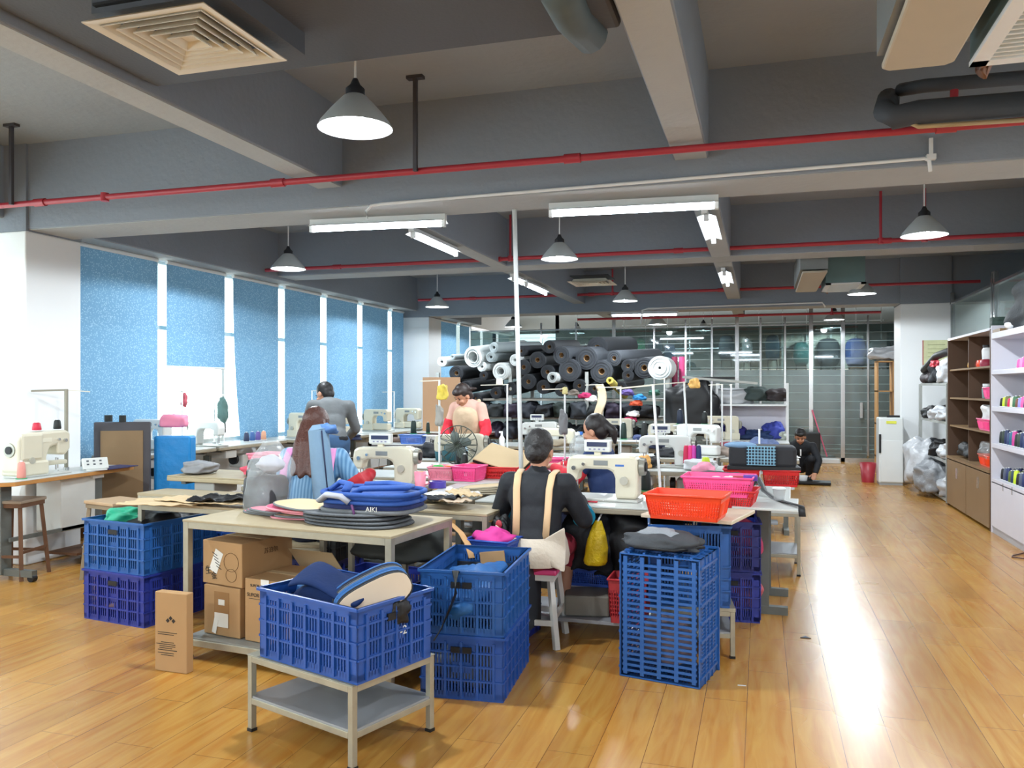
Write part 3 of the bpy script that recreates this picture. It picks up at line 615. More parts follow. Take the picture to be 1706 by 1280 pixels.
fb=at(265,1112,0); k4=carton('flat_carton','flat brown carton standing against the left leg of the rack table',(fb.x+.11,fb.y-.02,0),rr+R(4),.2,.05,.405,tape=False)
for i,z in enumerate([.20,.19,.15,.14,.13,.12,.11,.095,.085]): fr_(k4,-.02-.01*(i%2),z,.12-.02*(i%3),.003,.05,INK,'print_line')

for dx,dz in((0,.275),(.018,.262),(-.018,.262)): fr_(k4,dx,dz,.016,.016,.05,INK,'print_mark',R(45))

# things further along the shelf / seen through it
lump('bag_heap','dark olive bag stuffed on the crate below the rack top','bag',(-1.95,4.3,.56),(.26,.16,.11),mat('#2f3230',.7,var=.2),61,rr)
c15=crate((-2.2,4.62,.0),rr,CR3,'dark blue crate on the floor behind the cartons',size=(.58,.4,.315)); c16=crate((-1.58,4.62,.0),rr,CR3,'dark blue crate on the floor behind the rack, under pink cloth',size=(.58,.4,.315))
BASKB=mat('#2c4fa8',.45,var=.05)
# ---- bag parts on the rack top
PK=mat('#d98b98',.75,var=.08)
for i in range(3): disc_panel('bag_gusset',['lowest folded pink panel at the left end of the rack top','middle folded pink panel at the left end of the rack top','topmost folded pink panel at the left end of the rack top'][i],onrt(-W_/2+.30+.02*i,.02-.02*i,.747+.012*i),.36-.03*i,.13,PK,GREYF,(0,0,rr-R(8+4*i)),th=.01)
for i in range(4): disc_panel('bag_lining','flat grey curved bag panel, number %s from the bottom under the blue backpack'%['one','two','three','four'][i],onrt(.28-.01*i,-.03,.747+.018*i),.58-.02*i,.38,GREYF,mat('#4c4f54',.7),(0,0,rr+R(3*i-4)),th=.013,group='grey panels under the backpack')
FACE=[mat('#cf5f80',.75),mat('#d2b489',.8),mat('#4c5254',.8),mat('#cf5f80',.75),mat('#d8bd94',.8)]
for i in range(5): disc_panel('cut_fabric',['rose cut panel at the bottom of the pink stack','beige cut panel second in the pink stack','dark grey cut panel in the middle of the pink stack','pink cut panel just under the top of the pink stack','beige pink-edged cut panel on top of the pink stack'][i],onrt(-.08+.02*(i%3),.02-.015*i,.748+.017*i),.42-.05*(i%3),.26,FACE[i],[PK,GREYF,PK,PK,GREYF][i],(R(2*(i%2)),R(-2+i),rr+R(12*(i%2)-5*i)),th=.01)
BBL=mat('#27509c',.7,var=.15,scale=12,bump=.25); BBD=mat('#14245a',.75,var=.2,scale=12,bump=.25)
bp=thing('backpack','blue unfinished backpack with grey trim lying on the rack table','backpack',onrt(.34,.02,.82),rr+R(4))
pl=lambda w,d:[(w/2*math.copysign(abs(math.cos(a))**.55,math.cos(a)),d/2*math.copysign(abs(math.sin(a))**.55,math.sin(a))) for a in [2*PI*i/36 for i in range(36)]]
M().prism(pl(.5,.36),0,.045).build('lower_body',BBD,bp,bevel=.015); M().prism(pl(.47,.33),.047,.085).build('upper_body',BBL,bp,bevel=.015)
for z,r_,m_ in((.002,.012,GREYF),(.047,.011,BBL),(.088,.013,BBL)): M().pipe([(x,y,z) for x,y in pl(.51,.37)+pl(.51,.37)[:1]],r_,8).build('piping',m_,bp)
M().pipe([(-.05,-.1,.09),(.0,-.13,.115),(.12,-.11,.12),(.2,-.03,.115),(.17,.08,.11),(.02,.13,.115),(-.1,.08,.11)],.02,10,flat=(.06,.03)).build('shoulder_strap',BBL,bp)
M().pipe([(-.22,-.17,.05),(-.17,-.19,.085),(-.08,-.2,.08),(-.04,-.19,.05)],.02,10,flat=(.055,.03)).build('grey_trim',mat('#a7a8b0',.7),bp)
M().pipe([(-.24,-.05,.09),(-.19,-.02,.13),(-.12,-.05,.125),(-.1,-.12,.1)],.02,10,flat=(.05,.03)).build('top_handle',BBL,bp)
text('AIKI',.035,LABW,bp,(.09,-.196,.02),(PI/2,0,R(3)))
M().pipe([(-.02,-.2,.04),(.0,-.21,.0),(-.005,-.205,-.04)],.007,6).build('zip_pull',mat('#5a2c5c',.5),bp)
# clear plastic bag at the back left of the rack
bt=thing('plastic_bag','large translucent plastic bag full of dark pieces standing behind the rack','bag',(0,0,0)); bc=at(432,852,.735); bt.location=bc+Vector((0,.05,0))
frame_table('side_table','low wooden topped table behind the rack table, cardboard and plastic bag on it','table',(-3.05,4.38,0),R(-3),1.35,.34,.735,PLY,0,PLY,tube=.03,topt=.015)
PB=bpy.data.materials.new('translucent_plastic'); PB.use_nodes=True; nt=PB.node_tree; b0=nt.nodes['Principled BSDF']; b0.inputs['Base Color'].default_value=lin('#c9ced0'); b0.inputs['Roughness'].default_value=.18; b0.inputs['Alpha'].default_value=.27
tc=nt.nodes.new('ShaderNodeTexCoord'); n2=nt.nodes.new('ShaderNodeTexVoronoi'); n2.inputs['Scale'].default_value=11; nt.links.new(tc.outputs['Object'],n2.inputs[0]); bp_=nt.nodes.new('ShaderNodeBump'); bp_.inputs['Strength'].default_value=.9; bp_.inputs['Distance'].default_value=.02; nt.links.new(n2.outputs[0],bp_.inputs['Height']); nt.links.new(bp_.outputs[0],b0.inputs['Normal'])
def baggy(prof,n=30,seed=0,amp=.16,lean=(0,0)):
    vs=[];fs=[]
    for j,(r1,r2,z) in enumerate(prof):
        for i in range(n):
            a=2*PI*i/n; k=1+amp*noise.noise(Vector((math.cos(a)*1.6,math.sin(a)*1.6,z*5+seed)))*1.6
            vs.append((r1*k*math.cos(a)+lean[0]*z,r2*k*math.sin(a)+lean[1]*z,z))
    for j in range(len(prof)-1):
        for i in range(n): fs.append((j*n+i,j*n+(i+1)%n,(j+1)*n+(i+1)%n,(j+1)*n+i))
    fs.append(tuple(range(n-1,-1,-1)))
    return M().add(vs,fs,True)
baggy([(.125,.11,0),(.135,.12,.03),(.13,.11,.13),(.125,.11,.18),(.145,.11,.22),(.16,.11,.26),(.14,.09,.31),(.10,.06,.35),(.045,.03,.41)],seed=3,lean=(.12,0),amp=.22).build('bag_skin',PB,bt,sub=1)
M().ell((.01,0,.105),(.112,.095,.1),n=24,m=14,jit=.06,e=.45,seed=2).build('dark_contents',mat('#2c2c30',.6,var=.3),bt); M().ell((.04,0,.27),(.09,.06,.05),n=16,m=10,jit=.2,seed=4).build('pale_contents',mat('#b8b6bf',.5,var=.2),bt)
# cardboard sheets at left of that table
for i,(px,py,w,d,a_,m_,lab) in enumerate([(255,843,.5,.28,8,CARDL,'large kraft pattern sheet overhanging the left end of the low table'),(300,838,.42,.24,-10,CARDL,'smaller kraft pattern sheet lying on the large one'),(365,842,.32,.22,4,CARDL,'kraft sheet beside the plastic bag')]):
    p=at(px,py,.74+.012*i); cloth('pattern_sheet',lab,'cardboard',(p.x,p.y+.12,.742+.012*i),w,d,m_,70+i,R(a_),amp=.012,thick=.004)
p=at(325,838,.77); cloth('black_sheet','glossy black sheet lying on the kraft patterns','sheet',(p.x+.1,p.y+.1,.775),.34,.2,BLACK,75,R(20),amp=.03,thick=.004)
# denim-like roll standing beside the long-haired woman
rl=thing('fabric_sleeve','tall grey-blue padded tube standing upright behind the backpack','fabric',(0,0,0)); p=at(552,850,.75); rl.location=(p.x-.07,p.y+.06,.746); DEN=mat('#6e8ba3',.75,var=.12,scale=10,bump=.2)
M().cyl((0,0,0),(-.05,0,.46),.068,.058,n=24).build('tube_body',DEN,rl); M().cyl((-.05,0,.46),(-.055,0,.49),.058,.03,n=24).build('folded_top',DEN,rl); M().pipe([(.05,-.045,0),(.0,-.047,.46)],.004,6).build('seam',NAVY,rl)
M().ell((-.0,.02,.465),(.06,.05,.03),n=18,m=8,jit=.3,seed=3).build('crumpled_end',mat('#4f78b0',.5,var=.2),rl)
BX((-.0,0,-.006),(.16,.12,.01)).build('base_fold',DEN,rl)
# crates / basket under rack right end
bk=thing('storage_basket','blue perforated basket with pink cloth under the right end of the rack','basket',(-1.42,4.33,.52),rr)
# ---------------------------------------------------------------- baskets
def basket(name,label,c,rz,w,d,h,m,parent=None,group=None,t=None,rows=5):
    t=t or thing(name,label,'basket',c,rz,group); m_=M(); tp=1.0; bt=.86
    # perforated tapering walls : rim, base ring, ribs and rings
    def corner(s,z): k=bt+(tp-bt)*z/h; return [(-w/2*k,-d/2*k),(w/2*k,-d/2*k),(w/2*k,d/2*k),(-w/2*k,d/2*k)]
    m_.box((0,0,.004),(w*bt,d*bt,.008))
    for (z0,z1,th) in [(0,h*.16,.005),(h*.72,h,.005)]+[(h*(.16+.56*(r_+.62)/rows),h*(.16+.56*(r_+1)/rows),.004) for r_ in range(rows)]:
        A=corner(0,z0);B=corner(0,z1)
        for k in range(4):
            a,b,c_,e=A[k],A[(k+1)%4],B[(k+1)%4],B[k]
            nx,ny=(b[1]-a[1]),-(b[0]-a[0]); L=math.hypot(nx,ny); nx,ny=nx/L*th,ny/L*th
            vs=[(a[0],a[1],z0),(b[0],b[1],z0),(c_[0],c_[1],z1),(e[0],e[1],z1)]; m_.add(vs+[(x-nx,y-ny,z) for x,y,z in vs],[(0,1,2,3),(7,6,5,4),(0,4,5,1),(1,5,6,2),(2,6,7,3),(3,7,4,0)])
    A=corner(0,h*.14);B=corner(0,h*.75)
    for k in range(4):
        L=w if k%2==0 else d; n=max(4,int(L/.014))
        for i in range(n+1):
            f=i/n; p=Vector((A[k][0]+(A[(k+1)%4][0]-A[k][0])*f,A[k][1]+(A[(k+1)%4][1]-A[k][1])*f,h*.14)); q=Vector((B[k][0]+(B[(k+1)%4][0]-B[k][0])*f,B[k][1]+(B[(k+1)%4][1]-B[k][1])*f,h*.75)); m_.bar(p,q,.0055,.004)
    m_.build('basket_wall',m,t); C=corner(0,h); M().pipe([(x*1.01,y*1.01,h-.003) for x,y in C+C[:1]],.007,6).build('rim',m,t); return t
basket('','',None,0,.26,.2,.1,BASKB,t=bk); M().ell((0,0,.1),(.11,.08,.06),n=18,m=10,jit=.25,seed=2).build('pink_cloth',mat('#d83a94',.7,var=.1),bk)
bk['label']='blue perforated basket with magenta cloth under the right end of the rack'
tag(BX((0,0,.2),(.5,.4,.4)).build('storage_box',mat('#22272e',.6),None,loc=(-1.47,4.36,.116),rz=rr),'dark box under the blue basket at the right end of the rack','box')
ORG=mat('#e8421c',.35,var=.04,name='orange_plastic'); PNK=mat('#ee4f8e',.35,var=.04,name='pink_plastic'); PNL=mat('#e98aa0',.4,var=.04,name='light_pink_plastic'); REDP=mat('#cf2a2c',.35,var=.05); CYB=mat('#5f86d6',.4,var=.04)
TABS=[]
def ontab(x,y):
    for cx,cy,rz,W,D,H in TABS:
        dx,dy=x-cx,y-cy; u=dx*math.cos(rz)+dy*math.sin(rz); v=-dx*math.sin(rz)+dy*math.cos(rz)
        if abs(u)<W/2-.02 and abs(v)<D/2-.02: return H+.001
    return 0.0
TGREY=mat('#6c706c',.5,.4,var=.15,scale=10); EDGE=mat('#8f8672',.5,var=.12,scale=10)
def sew_table(c,rz,W,D,label,H=.75,top=None,pedal=True,motor=True,edge=None):
    t=thing('sewing_table',label,'table',c,rz,None); TABS.append((c[0],c[1],rz,W,D,H)); BX((0,0,H-.006),(W-.004,D-.004,.012)).build('table_top',top or TOPW,t,bevel=.004)
    BX((0,0,H-.028),(W,D,.032)).build('top_edge',edge or EDGE,t,bevel=.006)
    for s in(-1,1):
        f=M().box((s*(W/2-.12),0,.36),(.045,.075,.66)).build('leg',TGREY,t); BX((s*(W/2-.12),0,.025),(.05,D*.9,.05)).build('foot_bar',TGREY,f); BX((s*(W/2-.12),0,H-.055),(.045,D*.8,.03)).build('top_bracket',TGREY,f)
    BX((0,.1,.16),(W-.24,.03,.045)).build('stretcher',TGREY,t)
    if pedal: BX((0,-.06,.1),(.36,.24,.015)).build('pedal',SHEETG,t)
    if motor:
        q=M().box((.12,.05,.58),(.16,.2,.16)).build('motor',MACHW,t,bevel=.02); M().cyl((.02,.05,.6),(-.02,.05,.6),.06,n=16).build('pulley',BLACK,q)
        M().pipe([(.1,-.02,.5),(.06,-.04,.3),(.0,-.05,.12)],.006,6).build('pull_rod',CHROME,t)
        BX((-W/2+.3,-.05,H-.1),(.2,.28,.09)).build('drawer',MACHW,t,bevel=.01)
    return t
def machine(c,rz,label,m=None,style='lock',panel=True,logo=None,name='sewing_machine',mir=1):
    m=m or MACHW; t=thing(name,label,'sewing machine',c,rz); 
    BX((-.02,0,.008),(.48,.178,.016)).build('bed_plate',mat('#bfc0ba',.3,.3),t,bevel=.004)
    if style=='lock':
        prof=[(.07,.016),(.2,.016),(.215,.05),(.215,.24),(.2,.275),(.16,.285),(-.2,.275),(-.235,.26),(-.245,.2),(-.24,.12),(-.17,.12),(-.165,.18),(-.12,.195),(.02,.195),(.055,.18),(.07,.14)]; th=.055
    elif style=='tall':
        prof=[(.05,.016),(.2,.016),(.215,.1),(.215,.3),(.19,.33),(-.2,.33),(-.23,.3),(-.225,.15),(-.15,.15),(-.14,.22),(-.1,.235),(.02,.235),(.05,.2)]; th=.06
    else: # bartack: heavy rounded rear housing
        prof=[(.0,.016),(.22,.016),(.24,.06),(.24,.3),(.2,.34),(-.21,.35),(-.25,.33),(-.25,.2),(-.2,.15),(-.13,.16),(-.12,.24),(-.05,.22),(-.02,.15),(-.02,.1)]; th=.085
    M().prism(prof,-th,th,'Y').build('machine_body',m,t,bevel=.016)
    if style=='bar':
        BX((.1,0,.07),(.26,.2,.11)).build('base_housing',m,t,bevel=.015); BX((.12,0,.235),(.2,.19,.21)).build('motor_cover',MACH,t,bevel=.02)
        M().box((-.14,0,.09),(.26,.07,.035)).build('work_arm',m,t,bevel=.01)
    if style=='tall': BX((-.08,0,.07),(.3,.11,.1)).build('cylinder_bed',m,t,bevel=.02); BX((.13,0,.06),(.19,.15,.09)).build('base_housing',m,t,bevel=.01)
    for s in((-1,) if style=='lock' else(-1,1)):
        d=M().cyl((-.19,s*th,.2 if style=='lock' else .27),(-.19,s*(th+.02),.2 if style=='lock' else .27),.014,n=12); d.cyl((-.13,s*th,.225 if style=='lock' else .28),(-.13,s*(th+.014),.225 if style=='lock' else .28),.01,n=12); d.build('tension_dial',CHROME,t)
        M().cyl((.13,s*th,.13),(.13,s*(th+.018),.13),.026,n=18).build('stitch_dial',mat('#b9b7aa',.3,.3),t)
        BX((-.02,s*(th+.001),.235 if style=='lock' else .28),(.09,.003,.03)).build('name_plate',mat('#8b8f8e',.4,.4) if style!='bar' else mat('#d8d4c0',.4),t)
    hw=M().cyl((.218,0,.215),(.25,0,.215),.058,.052,n=26).build('handwheel',mat('#9d9c92',.3,.5),t); M().cyl((.25,0,.215),(.258,0,.215),.03,n=20).build('wheel_hub',BLACK,hw)
    nb=M().cyl((-.205,0,.125),(-.205,0,.04),.0045,n=8); nb.cyl((-.185,0,.13),(-.185,0,.03),.005,n=8); nb.build('needle_bar',CHROME,t)
    BX((-.2,-.01,.022),(.016,.04,.006)).build('presser_foot',CHROME,t)
    M().pipe([(-.245,-th*.8,.2),(-.262,-th,.2),(-.262,-th,.25)],.003,5).build('take_up_lever',CHROME,t)
    if panel:
        p=BX((-.06,.03,.335 if style=='lock' else .39),(.17,.05,.075)).build('control_panel',MACHW,t,bevel=.008); p.rotation_euler=(0,0,0)
        BX((-.06,.0035,.345 if style=='lock' else .4),(.13,.003,.028)).build('display',mat('#39415c',.2),p); BX((-.06,.03,.29 if style=='lock' else .34),(.04,.03,.03)).build('panel_bracket',m,p)
        for i in range(4): BX((-.105+.03*i,.0035,.315 if style=='lock' else .37),(.014,.003,.01)).build('button',mat('#8f8fa6',.4),p)
    if logo: BX((.1,-th-.001,.222),(.055,.002,.012)).build('blue_mark',mat('#3f6db4',.5),t)
    return t
def stand(c,label,H=.62,arm=.28,rz=0,two=False,tray=False,r=.009):
    t=thing('thread_stand',label,'thread stand',c,rz); M().cyl((0,0,0),(0,0,H),r,n=10).build('pole',PLASTW if r<.01 else mat('#8f8b7c',.5,.2),t)
    M().bar((.01,0,H-.005),(-arm,0,H-.012),.016,max(.008,r)).build('thread_arm',CREAM if r<.01 else mat('#8f8b7c',.5,.2),t)
    if two: M().bar((-.01,0,H-.005),(arm*.7,0,H-.02),.016,.008).build('thread_arm',CREAM,t)
    M().cyl((0,0,0),(0,0,.03),.022,n=12).build('clamp',CHROME,t)
    if tray: 
        y=BX((-.05,0,.17),(.26,.06,.006)).build('spool_tray',PLASTW,t); M().cyl((-.13,0,.17),(-.13,0,.27),.003,n=6).build('spool_pin',CHROME,y)
    return t
def cone(c,label,m,h=.15,r=.034,group=None,tall=True):
    t=thing('thread_cone',label,'thread',c,0,group); M().lathe((0,0,0),[(r*.8,.002),(r,.01),(r*.93,h*.5),(r*.78,h*.9),(r*.5,h)],18).build('thread',m,t); M().lathe((0,0,0),[(r*1.25,-.0),(r*1.25,.005)],18).build('cone_base',mat('#2aa36a',.5) if tall else PLASTW,t); M().cyl((0,0,h),(0,0,h+.008),r*.3,n=10).build('core_tip',PLASTW,t); return t
BLT=mat('#101715',.6,var=.2); GRT=mat('#0d2620',.6)
# --- row one
sew_table((-.95,5.12,0),R(-2),1.5,.62,'white-topped sewing table in front of the woman with apron straps')
machine((-.93,5.1,.751),R(-4),'cream lockstitch sewing machine with a control panel in front of the strapped-apron woman',MACH,'lock',True,'Zoje')
sew_table((-2.95,5.42,0),0,1.3,.6,'white sewing table in front of the long-haired woman')
machine((atY(645,5.38).x,5.38,.751),R(3),'grey-spotted cream lockstitch machine right of the long-haired woman',MACH,'lock',True)
bd=at(1150,865,.752); tt=thing('extension_board','pale board extending the sewing table, orange basket on it','table',(-.33,4.66,.755),R(-14)); BX((0,0,0),(.5,.46,.02)).build('board',mat('#cdbfa6',.5,var=.06),tt,bevel=.004)
BX((0,.2,-.016),(.4,.04,.012)).build('bracket',STEEL,tt)
sew_table((.02,5.8,0),R(88),.74,.34,'narrow white side table by the walkway crates',motor=False,pedal=False)
tt=thing('extension_board','thin white board jutting over the walkway crates, clear cup on it','table',(.03,5.16,.757),R(-3)); BX((0,0,0),(.36,.5,.014)).build('board',TOPW,tt,bevel=.003); BX((-.1,.02,-.012),(.1,.2,.012)).build('bracket',STEEL,tt)
sew_table((-1.95,5.27,0),R(90),.9,.4,'cluttered narrow table between the two front sewing women',motor=False,pedal=False)
# --- row two (beside the ponytail woman) and further rows
sew_table((-2.02,6.05,0),0,.72,.58,'side table with pink baskets and the red tray in the centre',motor=False,pedal=False)
sew_table((-1.95,6.98,0),R(90),1.2,.5,'sewing table in front of the ponytailed woman',motor=True)
rows=[(-.75,7.35,1.1,.6,'sewing table two rows behind the orange basket','lock',MACHW,-.80,7.38,0,'white square-ended sewing machine two rows behind the orange basket',True),
(-2.75,6.95,.95,.55,'sewing table behind the round fan guard','lock',MACH,-2.62,7.05,10,'cream sewing machine between the fan and the teal bin',False),
(-.75,9.9,1.3,.6,'far sewing table under the thread stands','lock',MACH,-1.05,9.9,0,'long cream sewing machine beneath the leaning cream rod',False),
(-2.6,9.9,1.1,.6,'far sewing table below the tall white pole','lock',MACHW,-2.62,9.9,0,'white sewing machine just right of the tall white pole',True),
(-.95,8.6,1.0,.55,'sewing table with the black threads in the third row','tall',MACHW,-.62,8.62,160,'white head of a machine behind the magenta threads',False),
(-.15,11.3,1.0,.6,'farthest table, before the white cloth shelf','tall',MACH,-.5,11.3,10,'small cream machine nearest the white cloth shelf',False),
(-1.9,11.2,1.2,.6,'farthest middle table before the black rolls','lock',MACH,-1.9,11.25,0,'farthest cream machine behind the ponytailed woman',False),
(-2.0,8.35,1.0,.55,'table with the water jugs behind the ponytailed woman','lock',MACH,-2.1,8.4,180,'cream machine behind the water jugs',False)]
for x,y,w_,d_,lab,st,mm,mx,my,mr_,ml,pn in rows:
    sew_table((x,y,0),0,w_,d_,lab); machine((mx,my,.751),R(mr_),ml,mm,st,pn)
# cones: px, py of base, Y, colour, label
def pc(px,py,Y,m,label,h=.15,r=.034,tall=True,group=None):
    p=atY(px,Y,py); return cone((p.x,Y,p.z),label,m,h,r,group,tall)
def shelfbit(px0,px1,py,Y,label):
    a=atY(px0,Y,py);b=atY(px1,Y,py); t=thing('spool_tray',label,'tray',((a.x+b.x)/2,Y,a.z-.008)); BX((0,0,0),(abs(b.x-a.x),.12,.012)).build('tray_board',PLASTW,t)
    for s in(-1,1): M().cyl((s*(b.x-a.x)*.4,.0,-.005),(s*(b.x-a.x)*.4,0,.752-a.z),.006,n=8).build('support',PLASTW,t)
shelfbit(672,735,724,9.2,'white spool tray carrying two dark green cones'); pc(689,723,9.2,GRT,'dark green thread cone on the tray, the larger left one',.16,.036); pc(713,722,9.2,GRT,'dark thread cone on the tray beside the net bag',.13,.024)
shelfbit(1025,1085,733,8.42,'white spool tray right of the ponytailed woman carrying two cones'); pc(1039,732,8.42,GRT,'dark green thread cone behind the front control panel',.17,.033); pc(1073,732,8.42,BLT,'black thread cone behind the front control panel, nearest the leaning pole',.17,.034)
pc(774,790,6.28,BLT,'tall black thread cone standing by the pink basket in the centre',.16,.034,False); pc(1076,818,5.3,BLT,'black thread cone behind the pink basket at right',.13,.034)
shelfbit(1122,1184,708,9.75,'white spool tray above the far machines with a navy and a black cone'); pc(1133,707,9.75,mat('#172338',.6),'dark navy thread cone on the far machine table',.17,.04); pc(1174,707,9.75,BLT,'black cone on the tray above the far white machine',.14,.035)
for i,(x,c,n_) in enumerate([(1143,'#c21f4a','crimson'),(1150,'#e0357c','pink'),(1156,'#c33b9e','magenta'),(1164,'#1d2c5a','navy')]): pc(x,773,7.3,mat(c,.6),n_+' thread cone in the row right of the white square machine',.16,.026,False,'bright threads in the third row')
pc(1176,776,7.0,mat('#c6d82e',.6),'short lime green spool beside the bright threads',.07,.036,False)
# --- window-side tables and machines
WT=.80
def wt(y0,y1,label,x1=-5.72): sew_table(((-6.22+x1)/2,(y0+y1)/2,0),R(90),y1-y0,x1+6.22,label,H=WT,motor=True)
wt(6.45,7.7,'window-side sewing table nearest the near pillar'); wt(7.75,9.1,'window-side sewing table below the raised blind'); wt(9.2,10.6,'window-side sewing table by the bent man',-5.3); wt(10.7,12.4,'window-side sewing table nearest the far pillar',-5.2)
def wm(px,Y,rz,label,style,m,z=WT+.001,X=-5.98): 
    machine((X,Y,z),R(rz),label,m,style,False)
wm(262,7.0,172,'grey-white cylinder machine beside the bright open window','tall',MACHW); wm(325,7.85,172,'small white sewing machine below the bright window','lock',MACHW)
wm(450,9.45,165,'cream cylinder machine left of the bent man','tall',MACH,X=-5.7); wm(430,10.3,170,'cream machine half hidden behind the bent man','tall',MACH,X=-5.7); wm(610,11.3,170,'cream cylinder machine right of the bent man','tall',MACH,X=-5.55); wm(660,12.1,170,'farthest cream machine by the plywood board','tall',MACH,X=-5.4)
wm(500,10.0,180,'white flat machine beside the bent man','lock',MACHW,X=-5.35) if 0 else None
stand((-6.05,7.55,WT),'thin thread stand in front of the bright window with a red tassel',.62,.14); stand((-6.05,8.1,WT),'thread stand in front of the bright window holding a green scarf',.58,-.3,0,tray=True); stand((-5.75,9.75,WT),'cream thread stand in front of the third blind',.62,-.3); stand((-5.6,12.0,WT),'cream thread stand near the far pillar by two black cones',.6,.2)
cone((-6.1,7.35,WT+.12),'black spool on the window-side stand, left one against the daylight',BLT,.13,.024,None,False); cone((-6.1,8.35,WT+.12),'black spool on the window-side stand, right one against the daylight',BLT,.13,.024,None,False)
shb=BX((0,0,0),(.06,1.2,.01)).build('spool_tray',PLASTW,None,loc=(-6.1,7.85,WT+.115)); tag(shb,'narrow white spool tray across the bright window','tray')
for k in (-.5,.5): M().cyl((0,k,0),(0,k,-.114),.005,n=6).build('support',PLASTW,shb)
lump('scarf','dark green scarf hanging on the window-side thread stand','scarf',(-5.95,8.12,1.2),(.05,.06,.14),mat('#4d6a66',.8,var=.3),81,flat=-9); lump('tassel','red cloth tassel tied to the window-side stand','tassel',(-6.05,7.58,1.32),(.03,.03,.07),mat('#b0505c',.8),82,flat=-9)
for i,(c,n_) in enumerate([('#26304c','navy'),('#33588f','blue'),('#5b4a8c','violet'),('#d29a7c','peach')]): cone((-5.98,8.62+.12*i,WT+.002),n_+' thread spool in the row on the table under the third blind',mat(c,.6),.11,.034,'spools on the window-side table',False)
# left near table with the bartack machine
lt=thing('machine_table','wooden-edged white table beside the near pillar with the bartack machine','table',(0,0,0)); z=.76; a=at(25,803,z); b_=at(220,776,z)
tpl=[(-5.735,4.5),(-5.45,4.52),(a.x,a.y),(b_.x+.02,b_.y),(-5.735,b_.y+.02)]
M().prism(tpl,z-.035,z-.004).build('top_edge',mat('#b07a3a',.5,var=.15,scale=9),lt,bevel=.004); M().prism(tpl,z-.004,z).build('table_top',TOPW,lt)
for y in (4.85,5.75):
    l=BX((-5.5,y,.38),(.06,.09,.68)).build('leg',TGREY,lt); BX((-5.45,y,.06),(.5,.05,.05)).build('foot_bar',TGREY,l); M().cyl((-5.22,y-.02,.03),(-5.22,y+.02,.03),.03,n=14).build('caster',BLACK,l)
BX((-5.5,5.62,.09),(.3,.45,.02)).build('base_board',RUST,lt); BX((-5.3,5.65,.13),(.2,.3,.015)).build('pedal',SHEETG,lt); BX((-5.56,5.5,.5),(.26,.36,.44)).build('control_box',MACHW,lt,bevel=.01); BX((-5.44,5.3,.3),(.02,.9,.03)).build('stretcher',TGREY,lt); BX((b_.x-.05,b_.y-.35,.7),(.03,.12,.03)).build('switch_box',PLASTW,lt)
machine((-5.47,5.12,.761),R(-90),'cream bartack sewing machine on the wooden-edged table by the near pillar',MACH,'bar',False)
cp=thing('operation_box','tilted white control panel with buttons beside the bartack machine','control panel',(-5.33,5.58,.762),R(60)); p_=BX((0,0,.06),(.2,.03,.1)).build('panel_face',MACHW,cp,bevel=.006); p_.rotation_euler=(R(-25),0,0)
for i in range(6): BX((-.06+.05*(i%3),-.017,.05+.03*(i//3)),(.018,.003,.012)).build('button',mat('#4c4f55',.5),p_)
BX((0,.01,.006),(.16,.08,.012)).build('foot',MACHW,cp)
cone((-5.38,4.9,.761),'pink thread cone at the near end of the bartack table',mat('#d3897c',.6),.13,.032); cone((-5.5,5.15,1.112),'red thread spool on top of the bartack machine',mat('#c0203c',.5),.065,.035,None,False); cone((-5.5,5.35,1.112),'black thread spool on top of the bartack machine',BLT,.08,.03,None,False)
tag(BX((0,0,.004),(.2,.34,.008)).build('cutting_mat',mat('#2a2c55',.6),None,loc=(-5.37,5.83,.761),rz=0),'dark purple mat at the end of the bartack table','mat')
stand((-5.56,5.5,.76),'grey two-armed thread stand rising behind the bartack machine',.68,.26,R(60),two=True,r=.016)
# steel stools at left
def stool(c,rz,label,W,H,seat,fm,D=None,splay=.04,name='stool'):
    D=D or W; t=thing(name,label,'stool',c,rz); BX((0,0,H-.012),(W,D,.024)).build('seat',seat,t,bevel=.005)
    BX((0,0,H-.04),(W-.02,D-.02,.03)).build('seat_frame',fm,t)
    L=[]
    for sx in(-1,1):
        for sy in(-1,1): M().bar((sx*(W/2-.03),sy*(D/2-.03),H-.03),(sx*(W/2-.03+splay),sy*(D/2-.03+splay),0),.026).build('leg',fm,t)
    z=H*.3; k=splay*.7; m=M()
    for s in(-1,1): m.box((0,s*(D/2-.03+k),z),(W-.06+2*k,.016,.02)); m.box((s*(W/2-.03+k),0,z+.03),(.016,D-.06+2*k,.02))
    m.build('rung',fm,t); return t
stool((-5.50,4.96,0),R(12),'rusty steel stool with a worn wooden seat at the left edge',.3,.60,mat('#8f7f6c',.5,var=.2),RUST,.3); s2_=at(194,833,.6); stool((s2_.x,s2_.y,0),R(-14),'wooden-topped stool half hidden behind the left crates',.36,.60,mat('#b39675',.6,var=.12,scale=12),mat('#8a7a62',.6),.3)
